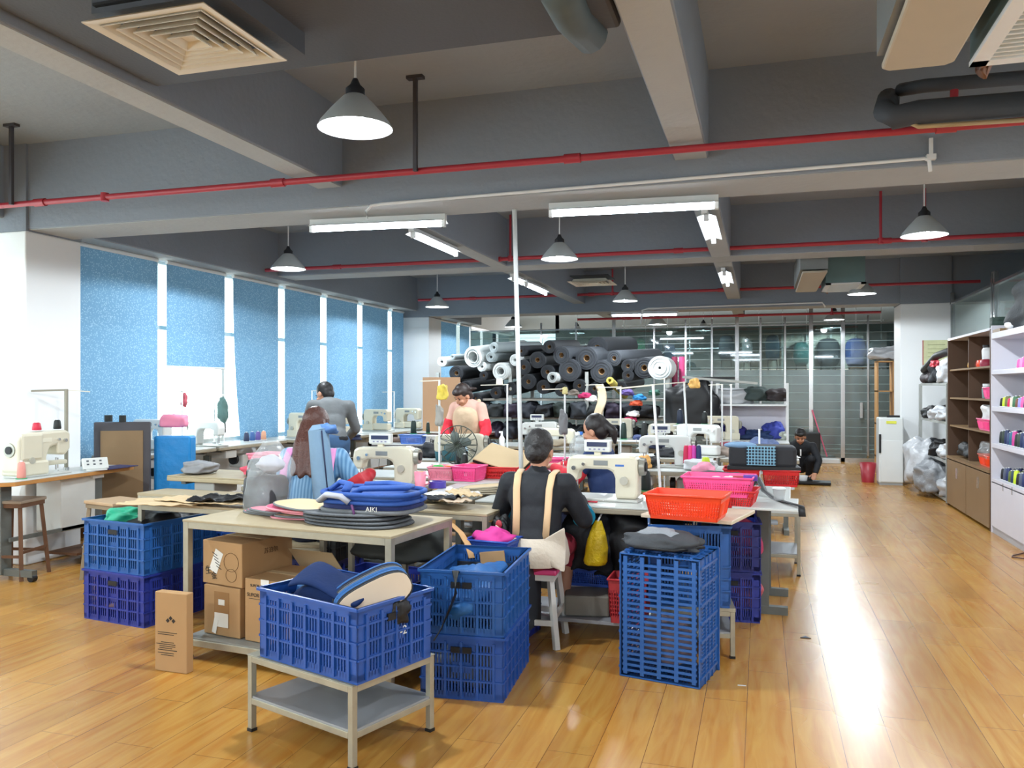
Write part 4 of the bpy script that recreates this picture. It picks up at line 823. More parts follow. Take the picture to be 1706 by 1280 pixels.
# boards between near table and windows
b0=thing('foam_board','brown padded board with a dark grey edge behind the bartack table','board',(-5.62,6.2,0),R(30)); BX((0,0,.57),(.48,.05,1.14)).build('frame',mat('#4a484c',.7,var=.15),b0,bevel=.01); BX((0,-.028,.54),(.36,.012,1.04)).build('inner_panel',mat('#8a7152',.8,var=.1),b0)
b1=thing('blue_bag','bright blue plastic-wrapped block standing behind the left table','bag',(-5.33,6.55,0),R(20)); M().prism([(-.17,-.09),(.17,-.09),(.17,.09),(-.17,.09)],0,1.0).build('wrapped_block',mat('#1783c8',.4,var=.15,scale=6,bump=.7,bscale=14),b1,bevel=.02)
lump('pink_cloth','folded pink cloth on top of the brown padded board','fabric',(-5.4,6.62,1.13),(.12,.09,.07),mat('#e88aa6',.7,var=.06),91,R(20),jit=.08,e=.5,disp=.01); 
for x,r_ in((-5.78,.035),(-5.62,.03)): tag(M().cyl((x,6.2,1.14),(x,6.2,1.2),r_,n=16).build('spool',BLT),'small black spool on the brown board, '+('left larger one' if r_>.03 else 'right smaller one'),'spool')
# plywood board and pillar clutter
b2=thing('plywood_board','tall light brown board leaning before the far pillar','board',(-4.75,11.9,.78)); pb=BX((0,0,.42),(.62,.02,.84)).build('board',mat('#c69c78',.8,var=.05),b2); 
sew_table((-4.6,11.9,0),0,1.3,.6,'dark-edged table under the light brown board',H=.775,edge=mat('#5a3c30',.6),motor=False)
sew_table((-3.9,9.4,0),R(4),1.3,.6,'long table behind the dark green cones',H=.775,edge=mat('#4e4a4c',.6))

# thread stands   px, pyTop, Y
def pst(px,pyt,Y,label,arm=.26,rz=0,z0=.751,two=False,tray=False,lean=0):
    p=atY(px,Y); top=atY(px,Y,pyt).z; z0=ontab(p.x,Y); s=stand((p.x,Y,z0),label,max(.2,top-z0),arm,rz,two,tray); 
    if lean: s.rotation_euler=(0,R(lean),0)
    return s
pst(1101,640,5.36,'thick cream thread stand pole leaning beside the pink basket',.24,0,lean=-4)
pst(941,647,6.9,'white thread stand with yellow tape behind the strapped-apron woman',.2)
pst(845,640,7.9,'thread stand with a paper cup on its arm near the red-sleeved woman',.28,tray=False)
pst(732,633,6.6,'thread stand wrapped with a yellow net bag beside the standing woman',.18,R(0),z0=0.0)
pst(1004,640,9.2,'short thread stand with a dangling paper strip above the ponytail',.2,z0=0.0); pst(1034,644,8.9,'thread stand with tray right of the ponytailed woman',.26,tray=True,z0=0.0)
pst(1147,636,7.5,'leaning white thread stand between the black cones',.3,lean=-3); pst(1107,630,9.6,'white post with tray below the white fabric roll',.05)
pst(1185,640,9.0,'slim white thread stand left of the white shelf, first of three',.02); pst(1203,640,9.1,'slim white thread stand left of the white shelf, second of three',.14,tray=True); pst(1218,640,9.1,'slim white thread stand left of the white shelf, third of three',.02)
pst(1265,715,8.2,'short thin spool pin by the white papers',.0)
# ---------------------------------------------------------------- people
def cap(m,a,b,ra,rb,n=14):
    m.cyl(a,b,ra,rb,n=n); m.ell(a,(ra,)*3,n=n,m=8); m.ell(b,(rb,)*3,n=n,m=8); return m
def lerp(a,b,t): return Vector(a)*(1-t)+Vector(b)*t
def hand(m,w,d,up,s=1):   # palm from wrist w along d; up = back of the hand
    w=Vector(w);d=Vector(d).normalized();up=Vector(up).normalized(); sd=d.cross(up).normalized(); up=sd.cross(d)
    pc_=w+d*.045; 
    for k in range(3): m.ell(w+d*(.02+.03*k)+sd*0,(.036,.036,.018),rot=d.to_track_quat('Y','Z').to_euler(),n=10,m=6)
    for i,(o,L) in enumerate([(-.03,.062),(-.01,.074),(.01,.07),(.03,.055)]):
        b=w+d*.085+sd*o; k1=b+d*L*.5-up*.006; k2=k1+d*L*.4-up*.022; cap(m,b-d*.02,k1,.0095,.0085,8); cap(m,k1,k2,.0085,.007,8)
    t0=w+d*.02-sd*.03*s; t1=t0+d*.035-sd*.03*s-up*.01; t2=t1+d*.03-sd*.008*s-up*.01; cap(m,t0,t1,.012,.011,8); cap(m,t1,t2,.011,.008,8)
def person(label,loc,rz,J,jm,pm,shoe,hairm,hairlen=0,sleeve=None,body_extra=None,vox=.011):
    t=thing('person',label,'person',loc,rz); V={k:Vector(v) for k,v in J.items() if isinstance(v,tuple)}
    hd=V['head']; f=(V['face']-V['head']).normalized(); up=(V['head']-V['neck']); up=(up-f*up.dot(f)).normalized(); rgt=f.cross(up).normalized()
    Q=Matrix((rgt,f,up)).transposed(); rot=Q.to_euler(); g=lambda x,y,z: hd+rgt*x+f*y+up*z
    b=M(); cap(b,V['chest'],V['neck'],.055,.048); cap(b,V['neck'],hd-up*.03,.046,.05)
    b.ell(g(0,-.008,.02),(.074,.092,.098),rot=rot,n=24,m=16); b.ell(g(0,.022,-.05),(.056,.062,.062),rot=rot,n=20,m=12); b.ell(g(0,.06,-.085),(.026,.022,.02),rot=rot,n=12,m=8)
    b.ell(g(0,.092,-.022),(.012,.016,.026),rot=rot,n=10,m=8); b.ell(g(0,.098,-.036),(.017,.014,.011),rot=rot,n=10,m=8); b.ell(g(0,.082,-.062),(.024,.012,.008),rot=rot,n=10,m=6)
    for s in(-1,1): b.ell(g(s*.076,-.005,-.02),(.01,.022,.034),rot=rot,n=10,m=8); b.ell(g(s*.035,.07,-.035),(.025,.02,.02),rot=rot,n=10,m=8)
    cap(b,V['hip'],V['chest'],.1,.1)
    for s in 'LR':
        cap(b,V['sh'+s],V['el'+s],.042,.036); cap(b,V['el'+s],V['wr'+s],.036,.025); hd_=V['hd'+s]-V['wr'+s]; cap(b,V['wr'+s],V['wr'+s]+hd_*.02,.026,.026); hand(b,V['wr'+s],hd_,J.get('hup',(0,0,1)),1 if s=='R' else -1)
        cap(b,V['th'+s],V['kn'+s],.07,.05); cap(b,V['kn'+s],V['an'+s],.048,.034); cap(b,V['an'+s],V['to'+s],.036,.03)
    b.build('body',SKIN,t,remesh=.0075,smooth=2)
    # face marks
    e=M(); 
    for s in(-1,1): e.ell(g(s*.031,.077,.0),(.011,.006,.004),rot=rot,n=10,m=6)
    e.build('eyes',BLACK,t)
    e=M()
    for s in(-1,1): e.ell(g(s*.032,.082,.022),(.017,.005,.003),rot=rot,n=10,m=6)
    e.build('eyebrows',hairm,t); M().ell(g(0,.0915,-.062),(.02,.006,.006),rot=rot,n=12,m=6).build('mouth',mat('#93504a',.5),t)
    h=M(); h.ell(g(0,-.024,.032),(.086,.092,.098),rot=rot,n=26,m=16); h.ell(g(0,-.05,-.02),(.074,.06,.075),rot=rot,n=20,m=12)
    if body_extra: body_extra(h,g,rot,V)
    h.build('hair',hairm,t,remesh=.009,smooth=1,disp=.008,dsize=.03)
    j=M(); ch=V['chest'];hp=V['hip']; mid=lerp(hp,ch,.5); ax=(V['shR']-V['shL']).normalized()
    R3=Matrix((ax,(ch-hp).normalized().cross(ax)*-1 if False else ((ch-hp).normalized().cross(ax)),(ch-hp).normalized())).transposed().to_euler()
    j.ell(ch-(ch-hp)*.04,(.165,.115,.15),rot=R3,n=24,m=14,e=.85); j.ell(mid,(.15,.112,.17),rot=R3,n=24,m=14,e=.85); j.ell(hp+(ch-hp)*.08,(.158,.122,.13),rot=R3,n=24,m=14,e=.85)
    cap(j,V['shL'],V['shR'],.062,.062); cap(j,V['chest'],V['neck']-(V['neck']-V['chest'])*.15,.08,.062)
    for s in 'LR':
        cap(j,V['sh'+s],V['el'+s],.064,.055); w=lerp(V['el'+s],V['wr'+s],.92); cap(j,V['el'+s],w if not sleeve else lerp(V['el'+s],V['wr'+s],.15),.055,.042 if not sleeve else .053)
    j.build('jacket',jm,t,remesh=vox,smooth=3,disp=.012,dsize=.09)
    if sleeve:
        for s in 'LR':
            k=M(); cap(k,lerp(V['sh'+s],V['el'+s],sleeve[1]),V['el'+s],.067,.06); cap(k,V['el'+s],lerp(V['el'+s],V['wr'+s],.9),.062,.04); k.build('sleeve_cover',sleeve[0],t,remesh=vox,smooth=2,disp=.018,dsize=.05)
    p=M(); p.ell(hp-(ch-hp)*.1,(.16,.125,.13),rot=R3,n=22,m=12)
    for s in 'LR': cap(p,V['th'+s],V['kn'+s],.088,.066); cap(p,V['kn'+s],lerp(V['kn'+s],V['an'+s],J.get('plen',.95)),.064,.052)
    p.build('trousers',pm,t,remesh=vox,smooth=2,disp=.014,dsize=.08)
    for s in 'LR':
        k=M(); cap(k,V['an'+s]-Vector((0,0,.03)),V['to'+s],.045,.038); k.ell((V['an'+s]+V['to'+s])/2-Vector((0,0,.012)),(.045,.085,.03),n=14,m=8); k.build('shoe',shoe,t,remesh=.009,smooth=1)
    return t
JB=mat('#191c22',.75,var=.2,scale=20,bump=.15)
# seated woman with apron straps, seen from behind (facing +Y)
JA=dict(hip=(0,-.02,.53),chest=(0,.06,.84),neck=(0,.075,.98),head=(.0,.115,1.085),face=(.02,.3,1.02),shL=(-.165,.06,.90),shR=(.165,.06,.90),elL=(-.25,.14,.70),elR=(.26,.13,.69),wrL=(-.16,.34,.78),wrR=(.2,.34,.78),hdL=(-.06,.42,.79),hdR=(.12,.42,.79),
 thL=(-.09,.02,.52),thR=(.09,.02,.52),knL=(-.1,.4,.50),knR=(.12,.4,.50),anL=(-.08,.22,.16),anR=(.1,.30,.1),toL=(-.08,.36,.1),toR=(.1,.44,.05),plen=.3)
def bun(h,g,rot,V): h.ell(g(0,-.10,-.045),(.045,.04,.05),rot=rot,n=14,m=10)
pa=person('seated woman in black with tan apron straps, back turned, at the front sewing machine',(-1.24,4.55,0),R(2),JA,JB,mat('#8c1f33',.8,var=.1),mat('#cfc7bd',.6),HAIR,body_extra=bun)
STR=mat('#d8b48a',.7,var=.05)
for s in(-1,1): M().pipe([(s*.11,.165,.86),(s*.105,.10,.972),(s*.1,.0,.955),(s*.095,-.055,.88),(s*.09,-.075,.75),(s*.085,-.115,.60)],.02,10,flat=(.042,.012)).build('apron_strap',STR,pa)
ap=M()
for s in(-1,1):
    ap.grid(lambda u,v,s=s:(s*(.01+.19*u),-.165+.05*u*u+.02*math.sin(v*6+u*5)*u+ .0,(.545)+(-.075*(1-u)**.8*0+ (v-.5)*(.05+.20*u)+.02*u)),14,10,.012)
ap.build('apron_skirt',mat('#d9cdbb',.85,var=.06,scale=20,bump=.3),pa,sub=1); M().cyl((0,-.178,.545),(0,-.19,.545),.016,n=16).build('apron_button',mat('#8c3f26',.5),pa)
ap=M(); ap.lathe((0,.0,.455),[(.19,0),(.2,.05),(.185,.12),(.17,.16)],28,close=False); a2=ap.build('apron_wrap',mat('#d9cdbb',.85,var=.06,scale=20,bump=.3),pa,disp=.02,dsize=.06)
for s,(x,y,z),(dx,dy,dz) in((-1,(-.245,.165,.71),(.08,.16,.06)),(1,(.255,.16,.70),(-.05,.16,.06))):
    d=Vector((dx,dy,dz)).normalized(); M().cyl(Vector((x,y,z))-d*.01,Vector((x,y,z))+d*.05,.067,.06,n=18).build('cuff',mat('#1795b8',.8,var=.1,bump=.4),pa,bevel=.012)
st=thing('stool','white wooden stool with a pink basket-weave seat pad under the seated woman','stool',(-1.255,4.58,0),R(4)); WS=mat('#d9d8d2',.5,var=.04)
for sx in(-1,1):
    for sy in(-1,1): M().bar((sx*.115,sy*.115,.40),(sx*.16,sy*.16,0),.03).build('leg',WS,st)
m=M(); 
for s in(-1,1): m.box((0,s*.145,.14),(.28,.018,.03)); m.box((s*.145,0,.17),(.018,.28,.03))
m.build('rung',WS,st); BX((0,0,.39),(.29,.29,.035)).build('seat_board',WS,st,bevel=.004); BX((0,0,.422),(.32,.32,.03)).build('seat_pad',PNK,st,bevel=.01); 
lump('cushion','dark red cushion edge under the seated woman on the pink seat','cushion',(-1.255,4.6,.448),(.15,.15,.02),mat('#8c1f2c',.8),99,jit=.05,disp=.004,flat=-.01)
# long haired woman in blue and pink, from behind
JBb=dict(JA); JBb.update(elR=(.27,.10,.72),wrR=(.30,.30,.78),hdR=(.26,.38,.79),head=(-.01,.12,1.09),face=(-.02,.3,.98),plen=.95)
def longhair(h,g,rot,V):
    for i,(x,w_) in enumerate([(-.045,.035),(-.015,.042),(.02,.042),(.05,.036)]):
        cap(h,g(x,-.07,-.02),g(x*1.15,-.125,-.2),w_,w_*.95); cap(h,g(x*1.15,-.125,-.2),g(x*1.25+.01*math.sin(i*2),-.135,-.39-.02*(i%2)),w_*.95,.02)
pbn=atY(520,4.85); SHB=bpy.data.materials.new('blue_striped_shirt'); SHB.use_nodes=True; nt=SHB.node_tree; tc=nt.nodes.new('ShaderNodeTexCoord'); wv=nt.nodes.new('ShaderNodeTexWave'); wv.bands_direction='X'; wv.inputs['Scale'].default_value=14; cr=nt.nodes.new('ShaderNodeValToRGB'); cr.color_ramp.elements[0].color=lin('#4a7ba6'); cr.color_ramp.elements[1].color=lin('#7aa6c8'); nt.links.new(tc.outputs['Object'],wv.inputs[0]); nt.links.new(wv.outputs[0],cr.inputs[0]); nt.links.new(cr.outputs[0],nt.nodes['Principled BSDF'].inputs['Base Color'])
pb2=person('long-haired woman in a blue and pink smock with red sleeve covers, seen from behind',(pbn.x-.02,4.86,.03),R(8),JBb,SHB,NAVY,BLACK,HAIRB,sleeve=(mat('#b81f2c',.7,var=.08),.85),body_extra=longhair)
pb2.scale=(1.06,1.06,1.06)
for s in(-1,1): M().pipe([(s*.135,.12,.95),(s*.14,.02,.955),(s*.150,-.05,.86),(s*.150,-.085,.72),(s*.145,-.12,.5)],.02,10,flat=(.05,.014)).build('pink_panel',mat('#d68fc0',.8,var=.05),pb2)
stool((pbn.x-.02,4.84,0),R(8),'plain stool beneath the long-haired woman',.3,.44,PLY,STEEL)
# ponytailed woman facing left
JC=dict(JA); JC.update(head=(0,.10,1.10),face=(0,.3,1.04),elL=(-.2,.18,.74),elR=(.2,.2,.76),wrL=(-.1,.42,.80),wrR=(.1,.44,.80),hdL=(-.04,.5,.80),hdR=(.05,.5,.80),plen=.95)
def pony(h,g,rot,V): cap(h,g(0,-.1,.03),g(0,-.15,-.05),.03,.035); cap(h,g(0,-.15,-.05),g(0,-.14,-.14),.035,.015)
pcn=atY(1010,6.4); person('ponytailed woman in a dark blue jacket and red sleeve covers, facing left at her table',(pcn.x,6.4,.02),R(78),JC,mat('#1b3260',.75,var=.12),NAVY,BLACK,mat('#1c1412',.45,var=.3),sleeve=(mat('#d32a38',.7,var=.08),.75),body_extra=pony)
stool((pcn.x,6.4,0),0,'plain stool beneath the ponytailed woman',.3,.44,PLY,STEEL)
# standing woman with red sleeve covers facing the camera
JD=dict(hip=(0,-.08,.90),chest=(0,.06,1.20),neck=(0,.12,1.31),head=(.02,.17,1.375),face=(.10,.32,1.25),shL=(-.16,.08,1.24),shR=(.16,.08,1.24),elL=(-.24,.12,1.0),elR=(.23,.12,1.01),wrL=(-.28,.34,.88),wrR=(.22,.3,.86),hdL=(-.3,.44,.84),hdR=(.2,.4,.83),
 thL=(-.09,-.08,.88),thR=(.09,-.08,.88),knL=(-.1,-.06,.46),knR=(.1,-.06,.46),anL=(-.1,-.1,.08),anR=(.1,-.1,.08),toL=(-.11,.02,.04),toR=(.11,.02,.04))
def short(h,g,rot,V): h.ell(g(0,.035,.07),(.07,.058,.042),rot=rot,n=16,m=10); h.ell(g(0,-.06,-.05),(.07,.05,.05),rot=rot,n=14,m=8); cap(h,g(-.04,-.09,.02),g(-.1,-.13,.0),.025,.012)
pdn=atY(783,8.45); pd=person('standing woman in a beige apron with red sleeve covers bending over dark cloth',(pdn.x,8.5,.0),R(172),JD,mat('#d4a898',.8,var=.08),JB,BLACK,mat('#2a1d19',.5,var=.3),sleeve=(mat('#d81f35',.7,var=.08),.7),body_extra=short)
apr=M().ell((0,.07,1.06),(.172,.125,.225),rot=(R(-18),0,0),n=24,m=14,e=.8); 
for s in(-1,1): cap(apr,(s*.09,.14,1.19),(s*.105,.03,1.305),.03,.028); apr.ell((s*.15,.08,1.27),(.05,.05,.02),n=12,m=6)
apr.build('apron',mat('#cbb092',.85,var=.08,scale=20,bump=.2),pd,remesh=.01,smooth=2,disp=.015,dsize=.08)
# standing man bent over the window tables
JE=dict(hip=(0,-.1,.92),chest=(0,.06,1.22),neck=(-.02,.12,1.33),head=(-.05,.18,1.39),face=(-.18,.32,1.27),shL=(-.18,.06,1.27),shR=(.19,.04,1.26),elL=(-.25,.16,1.02),elR=(.27,.14,1.02),wrL=(-.2,.38,.92),wrR=(.2,.36,.9),hdL=(-.16,.48,.88),hdR=(.16,.46,.86),
 thL=(-.1,-.1,.9),thR=(.1,-.1,.9),knL=(-.1,-.06,.48),knR=(.11,-.06,.48),anL=(-.11,-.1,.08),anR=(.11,-.1,.08),toL=(-.12,.02,.04),toR=(.12,.02,.04))
pe=atY(563,7.6); pm_=person('standing man in a grey jacket and jeans bending forward with his back turned',(pe.x-.08,7.6,.0),R(35),JE,mat('#6d7173',.8,var=.12,scale=10,bump=.15),mat('#3a5a80',.85,var=.15),BLACK,mat('#15100f',.5),vox=.012)
M().ell((0,-.085,.93),(.175,.14,.05),n=26,m=8,e=.8).build('waistband',mat('#17171a',.8),pm_,disp=.01,dsize=.06)
# crouching man
JF=dict(hip=(0,-.12,.26),chest=(0,.02,.52),neck=(0,.07,.62),head=(0,.13,.70),face=(0,.28,.61),shL=(-.18,.03,.55),shR=(.18,.03,.55),elL=(-.27,.14,.33),elR=(.27,.14,.33),wrL=(-.22,.30,.15),wrR=(.24,.30,.15),hdL=(-.2,.38,.11),hdR=(.22,.38,.11),
 thL=(-.09,-.1,.25),thR=(.09,-.1,.25),knL=(-.16,.2,.36),knR=(.16,.2,.36),anL=(-.12,.0,.08),anR=(.12,.0,.08),toL=(-.14,.13,.04),toR=(.14,.13,.04))
pf=atY(1334,13.6); person('man in black crouching on the floor before the glass wall, hands on a board',(pf.x,13.65,.0),R(176),JF,JB,JB,BLACK,mat('#191615',.5),vox=.012,body_extra=lambda h,g,rot,V:h.ell(g(0,.035,.07),(.068,.056,.04),rot=rot,n=16,m=10))
fb_=thing('floor_board','flat black board the crouching man works on, white tub on it','board',(pf.x-.02,13.22,.03),R(-3)); BX((0,0,.0),(.86,.34,.03)).build('board',BLACK,fb_,bevel=.004)
for s in(-1,1): BX((s*.35,0,-.022),(.05,.3,.015)).build('batten',BLACK,fb_)
tag(M().lathe((pf.x+.02,13.25,.046),[(.055,0),(.068,.07),(.064,.075),(.05,.06)],18).build('tub',PLASTW),'small white tub on the black floor board','tub')
# ---------------------------------------------------------------- right side shelving
WL=mat('#cfcdd6',.45,var=.03,name='white_laminate'); BR=mat('#533b29',.5,var=.15,scale=5,name='brown_laminate'); BRL=mat('#7f6444',.45,var=.1,scale=5)
XF=2.22; DP=.46
zs=[atX(1649,XF,y).z for y in(561,621,681,741,799)]
wu=thing('shelf_unit','tall white laminate shelf unit filled with thread cones at the right frame edge','shelf',(XF,0,0)); Y0,Y1=7.15,9.33
BX((DP/2,Y0,1.04),(DP,.03,2.08)).build('side_panel',WL,wu); BX((DP/2,Y1,1.04),(DP,.03,2.08)).build('side_panel',WL,wu); BX((DP/2,8.24,1.3),(DP-.02,.025,1.5)).build('divider',WL,wu) if 0 else None
BX((DP-.01,(Y0+Y1)/2,1.04),(.02,Y1-Y0,2.05)).build('back_panel',WL,wu)
for i,z in enumerate(zs): BX((DP/2,(Y0+Y1)/2,z),(DP,Y1-Y0-.03,.045 if i else .06)).build('shelf' if i else 'top_board',WL,wu,bevel=.003)
BX((.01,(Y0+Y1)/2,zs[-1]/2+.03),(.02,Y1-Y0-.03,zs[-1]-.08)).build('lower_panel',WL,wu); BX((.02,(Y0+Y1)/2,.04),(.02,Y1-Y0-.03,.08)).build('plinth',mat('#a9a8ac',.5),wu)
for y in (8.9,8.6): 
    d=M().box((-.004,y,.5),(.006,.012,.07)).build('door_handle',CHROME,wu)
cols=[('#0c0e14','black'),('#c8dc3a','lime'),('#6b6a3c','olive'),('#c81e4e','crimson'),('#d9d2b8','cream'),('#3d6a4a','green'),('#6e4630','brown'),('#8e86d0','lilac'),('#e05a9a','pink'),('#1b2a52','navy')]
SN=['second','third','fourth','lowest']
ORD=['first','second','third','fourth','fifth','sixth','seventh','eighth','ninth','tenth','eleventh','twelfth','thirteenth','fourteenth']
def lin_row(z,y_start,n,pal,sh,h=.085):
    for i in range(n):
        c,nm=pal[i%len(pal)]; 
        for row in range(2 if sh!='top' else 1):
            t=cone((XF+.07+.1*row,y_start-i*.085,z+.025),'%s thread cone, %s from the far end, %s row, %s white shelf'%(nm,ORD[i],'front' if row==0 else 'rear',sh),mat(c,.55),h+.01*((i*7)%3),.032,'thread cones on the %s white shelf'%sh,False)
PINKS=[('#e45a9c','pink'),('#ef86b4','light pink')]; DARKS=[('#14201e','black-green'),('#2a3a30','dark green'),('#1b2a52','navy'),('#33446b','slate blue'),('#20607a','teal'),('#c0408a','magenta')]; LOWS=[('#10121a','black'),('#4c5468','grey'),('#1c2c5c','navy'),('#5a6a2c','olive green'),('#233a50','steel blue'),('#c9e030','lime')]
lin_row(zs[1],8.62,5,PINKS,'top'); lin_row(zs[2],9.18,12,cols,'second'); lin_row(zs[3],9.2,12,DARKS,'third',.12); lin_row(zs[4],9.15,12,LOWS,'lowest',.11)
lump('bag_heap','large dark grey bag heap on top of the white shelf unit','bag',(XF+.22,8.5,zs[0]+.22),(.2,.42,.25),mat('#33373a',.7,var=.25,bump=.3),101,jit=.3,disp=.05); tag(M().ell((XF+.02,8.75,zs[0]+.07),(.05,.06,.04),n=14,m=8).build('white_pouch',PLASTW),'small white pouch in front of the dark heap on the white unit','pouch')
tag(BX((0,0,0),(.3,.26,.03)).build('wood_slab',BRL,None,loc=(XF+.15,9.15,zs[0]+.045)),'thin wooden slab at the far end of the white unit top','board')
for i in range(3): tag(M().prism(pl(.2,.18),0,.035).build('folded_pouch',mat('#2b4038',.7),None,loc=(XF+.16,9.62,2.075+.037*i)),'dark green folded pouch on the brown cabinet, '+['bottom','middle','top'][i]+' of three','pouch')
# brown cabinet
Y0,Y1=9.38,11.35; zt=2.05; zc=atX(1646,XF,785).z
bu=thing('cabinet','brown cabinet with open shelves above two doors','cabinet',(XF,0,0))
for y in(Y0,Y1): BX((DP/2,y,zt/2),(DP,.025,zt)).build('side_panel',BR,bu)
BX((DP-.01,(Y0+Y1)/2,zt/2),(.02,Y1-Y0,zt)).build('back_panel',mat('#7c7f78',.6),bu); BX((DP/2,(Y0+Y1)/2,zt),(DP,Y1-Y0+.02,.025)).build('top_board',WL,bu); BX((DP/2+.02,(Y0+Y1)/2+.15,(zt+zc)/2),(DP-.06,.02,zt-zc)).build('divider',BR,bu)
bz=[atX(1646,XF,y).z for y in(611,667,722)]
for z in bz: BX((DP/2,(Y0+Y1)/2,z),(DP-.04,Y1-Y0-.04,.02)).build('shelf',BRL,bu)
BX((DP/2,(Y0+Y1)/2,zc),(DP+.03,Y1-Y0,.03)).build('counter_board',BRL,bu)
for a,b in((Y0,(Y0+Y1)/2),((Y0+Y1)/2,Y1)):
    d=BX((.0,(a+b)/2,zc/2),(.02,b-a-.02,zc-.06)).build('door',BRL,bu,bevel=.002); BX((-.013,(a+b)/2-.05,zc-.16),(.008,.07,.12)).build('handle',CHROME,d)
def onshelf(y,z,x=XF+.16): return (x,y,z+.012)
for (y,z,m_,lab,w_) in [(9.75,zc+.006,ORG,'orange basket of clear bags on the brown cabinet counter',.5),(9.8,bz[2],PNK,'pink basket of white bags on the lowest open shelf of the brown cabinet',.5),(9.65,bz[1],PNK,'pink basket on the middle open shelf of the brown cabinet',.3)]:
    basket('storage_basket',lab,onshelf(y,z),R(90),w_,.26,.12,m_)
lump('plastic_bags','clear white plastic bags heaped in the orange cabinet basket','bag',onshelf(9.85,zc+.15),(.14,.3,.1),PB,111,disp=.05); lump('plastic_bags','white plastic bag standing in the lower pink cabinet basket','bag',onshelf(9.85,bz[2]+.16),(.1,.16,.13),PLASTW,112,disp=.05); lump('plastic_bags','white bag in the middle pink cabinet basket','bag',onshelf(9.6,bz[1]+.12),(.1,.12,.05),PLASTW,113)
lump('dark_parcel','dark parcel at the far end of the brown cabinet counter','parcel',onshelf(10.9,zc+.09),(.12,.26,.09),BLACK,114,disp=.03)
for i,(y,c,nm) in enumerate([(10.75,'#d8a020','yellow'),(10.55,'#7a3020','brown'),(10.35,'#e84820','orange'),(10.2,'#9a2840','maroon')]): tag(M().lathe((XF+.16,y,bz[0]+.01),[(.06,0),(.07,.03),(.06,.08),(.02,.09)],16).build('tape_roll',mat(c,.5)),nm+' tape roll on the top open shelf of the brown cabinet','tape')
for i,(z,lab) in enumerate([(bz[0]+.10,'white jar on the tape rolls in the brown cabinet'),(bz[1]+.012,'grey-capped jar on the middle shelf of the brown cabinet')]):
    j=thing('jar',lab,'jar',(XF+.2,10.3,z)); M().lathe((0,0,0),[(.06,0),(.065,.1),(.05,.13)],16).build('jar_body',mat('#6f8080',.3) if i else PLASTW,j); M().lathe((0,0,.13),[(.055,0),(.055,.03)],16).build('lid',PLASTW if i else BLACK,j)
# metal rack
Y0,Y1=11.45,13.3; rk=thing('metal_rack','grey metal rack crowded with clear bags beside the white pillar','rack',(XF,0,0))
ML=mat('#aeb1ad',.4,.4,var=.08); zr=[atX(1566,XF,y).z for y in(640,704,767,829)]
for x in(.02,.48):
    for y in(Y0,Y1): l=BX((x,y,.76),(.04,.04,1.5)).build('post',ML,rk)
for z in zr: BX((.25,(Y0+Y1)/2,z),(.46,Y1-Y0,.035)).build('rack_shelf',ML,rk)
PALE=mat('#b9bcc0',.3,var=.25,scale=9,bump=.6,bscale=30); 
LB=['top','second','third','lowest']
for i,z in enumerate(zr):
    for k,(y,m_,nm) in enumerate([(11.85,PALE,'crumpled clear bag at the near end'),(12.45,[DARK,PALE,BLACK,DARK][i],'dark bundle in the middle'),(12.95,[mat('#3c3438',.6,var=.4),BLACK,DARK,PALE][i],'packed bag at the far end')]):
        h=[.16,.1,.11,.14][i]; lump('packed_bag','%s of the %s metal rack shelf'%(nm,LB[i]),'bag',(XF+.2,y,z+.02+h*.75),(.21,.3,h),m_,120+i*5+k,disp=.05,jit=.25)
lump('red_packet','red packet poking from the bags on the metal rack','packet',(XF+.03,12.3,zr[0]+.27),(.06,.12,.05),RED,141); M_=M().pipe([(XF+.0,12.9,zr[0]+.2),(XF+.05,12.3,zr[0]+.38),(XF+.1,11.8,zr[0]+.42),(XF+.15,11.5,zr[0]+.36)],.05,10); tag(M_.build('strap_bundle',BLACK),'black webbing bundle draped over the bags on the metal rack','strap')
lump('white_sack','large white sack leaning out of the bottom of the metal rack','sack',(XF-.02,12.85,.38),(.24,.3,.36),PALE,142,disp=.05); lump('white_sack','crumpled white and black sack at the foot of the metal rack','sack',(XF-.0,12.25,.24),(.22,.32,.22),mat('#8f9296',.4,var=.55,scale=10,bump=.5),143,disp=.06)
pst_=atY(1562,13.7,590); cl=thing('wall_calendar','pale green paper poster hung on the white pillar','poster',(pst_.x-.03,13.735,pst_.z)); BX((0,0,0),(.34,.01,.42)).build('sheet',mat('#c9cba0',.7,var=.2,scale=14),cl); BX((-.165,-.006,0),(.012,.004,.42)).build('red_binding',RED,cl)
for i in range(5): BX((.02,-.006,.14-.06*i),(.24,.002,.006)).build('print_line',mat('#6c7a50',.7),cl)
# water dispenser
d0=at(1457,803,0); dp=thing('water_dispenser','white upright water dispenser beside the white pillar','dispenser',(1.86,13.55,0)); DW=mat('#d9dedd',.35,var=.02)
BX((0,.0,.52),(.34,.32,.98)).build('cabinet_body',DW,dp,bevel=.02); BX((-.155,-.165,.62),(.03,.02,.28)).build('tap_recess',BLACK,dp); BX((.01,-.163,.36),(.30,.006,.62)).build('door_panel',mat('#e0e4e3',.3,var=.02),dp,bevel=.004); BX((0,-.166,.94),(.14,.003,.04)).build('yellow_sticker',mat('#d8dc50',.5),dp)
BX((0,-.0,.02),(.32,.3,.04)).build('plinth',mat('#9a9c9c',.5),dp); tag(M().prism([(-.09,-.03),(.09,-.03),(.06,.04),(-.07,.05)],0,.03).build('remote_tray',BLACK,None,loc=(1.9,13.5,1.011)),'small dark tray on top of the water dispenser','tray')
bn=tag(M().lathe((1.58,13.75,0),[(.09,0),(.12,.3),(.11,.3),(.08,.02)],20).build('waste_bin',mat('#a02834',.4)),'red waste bin left of the water dispenser','bin')
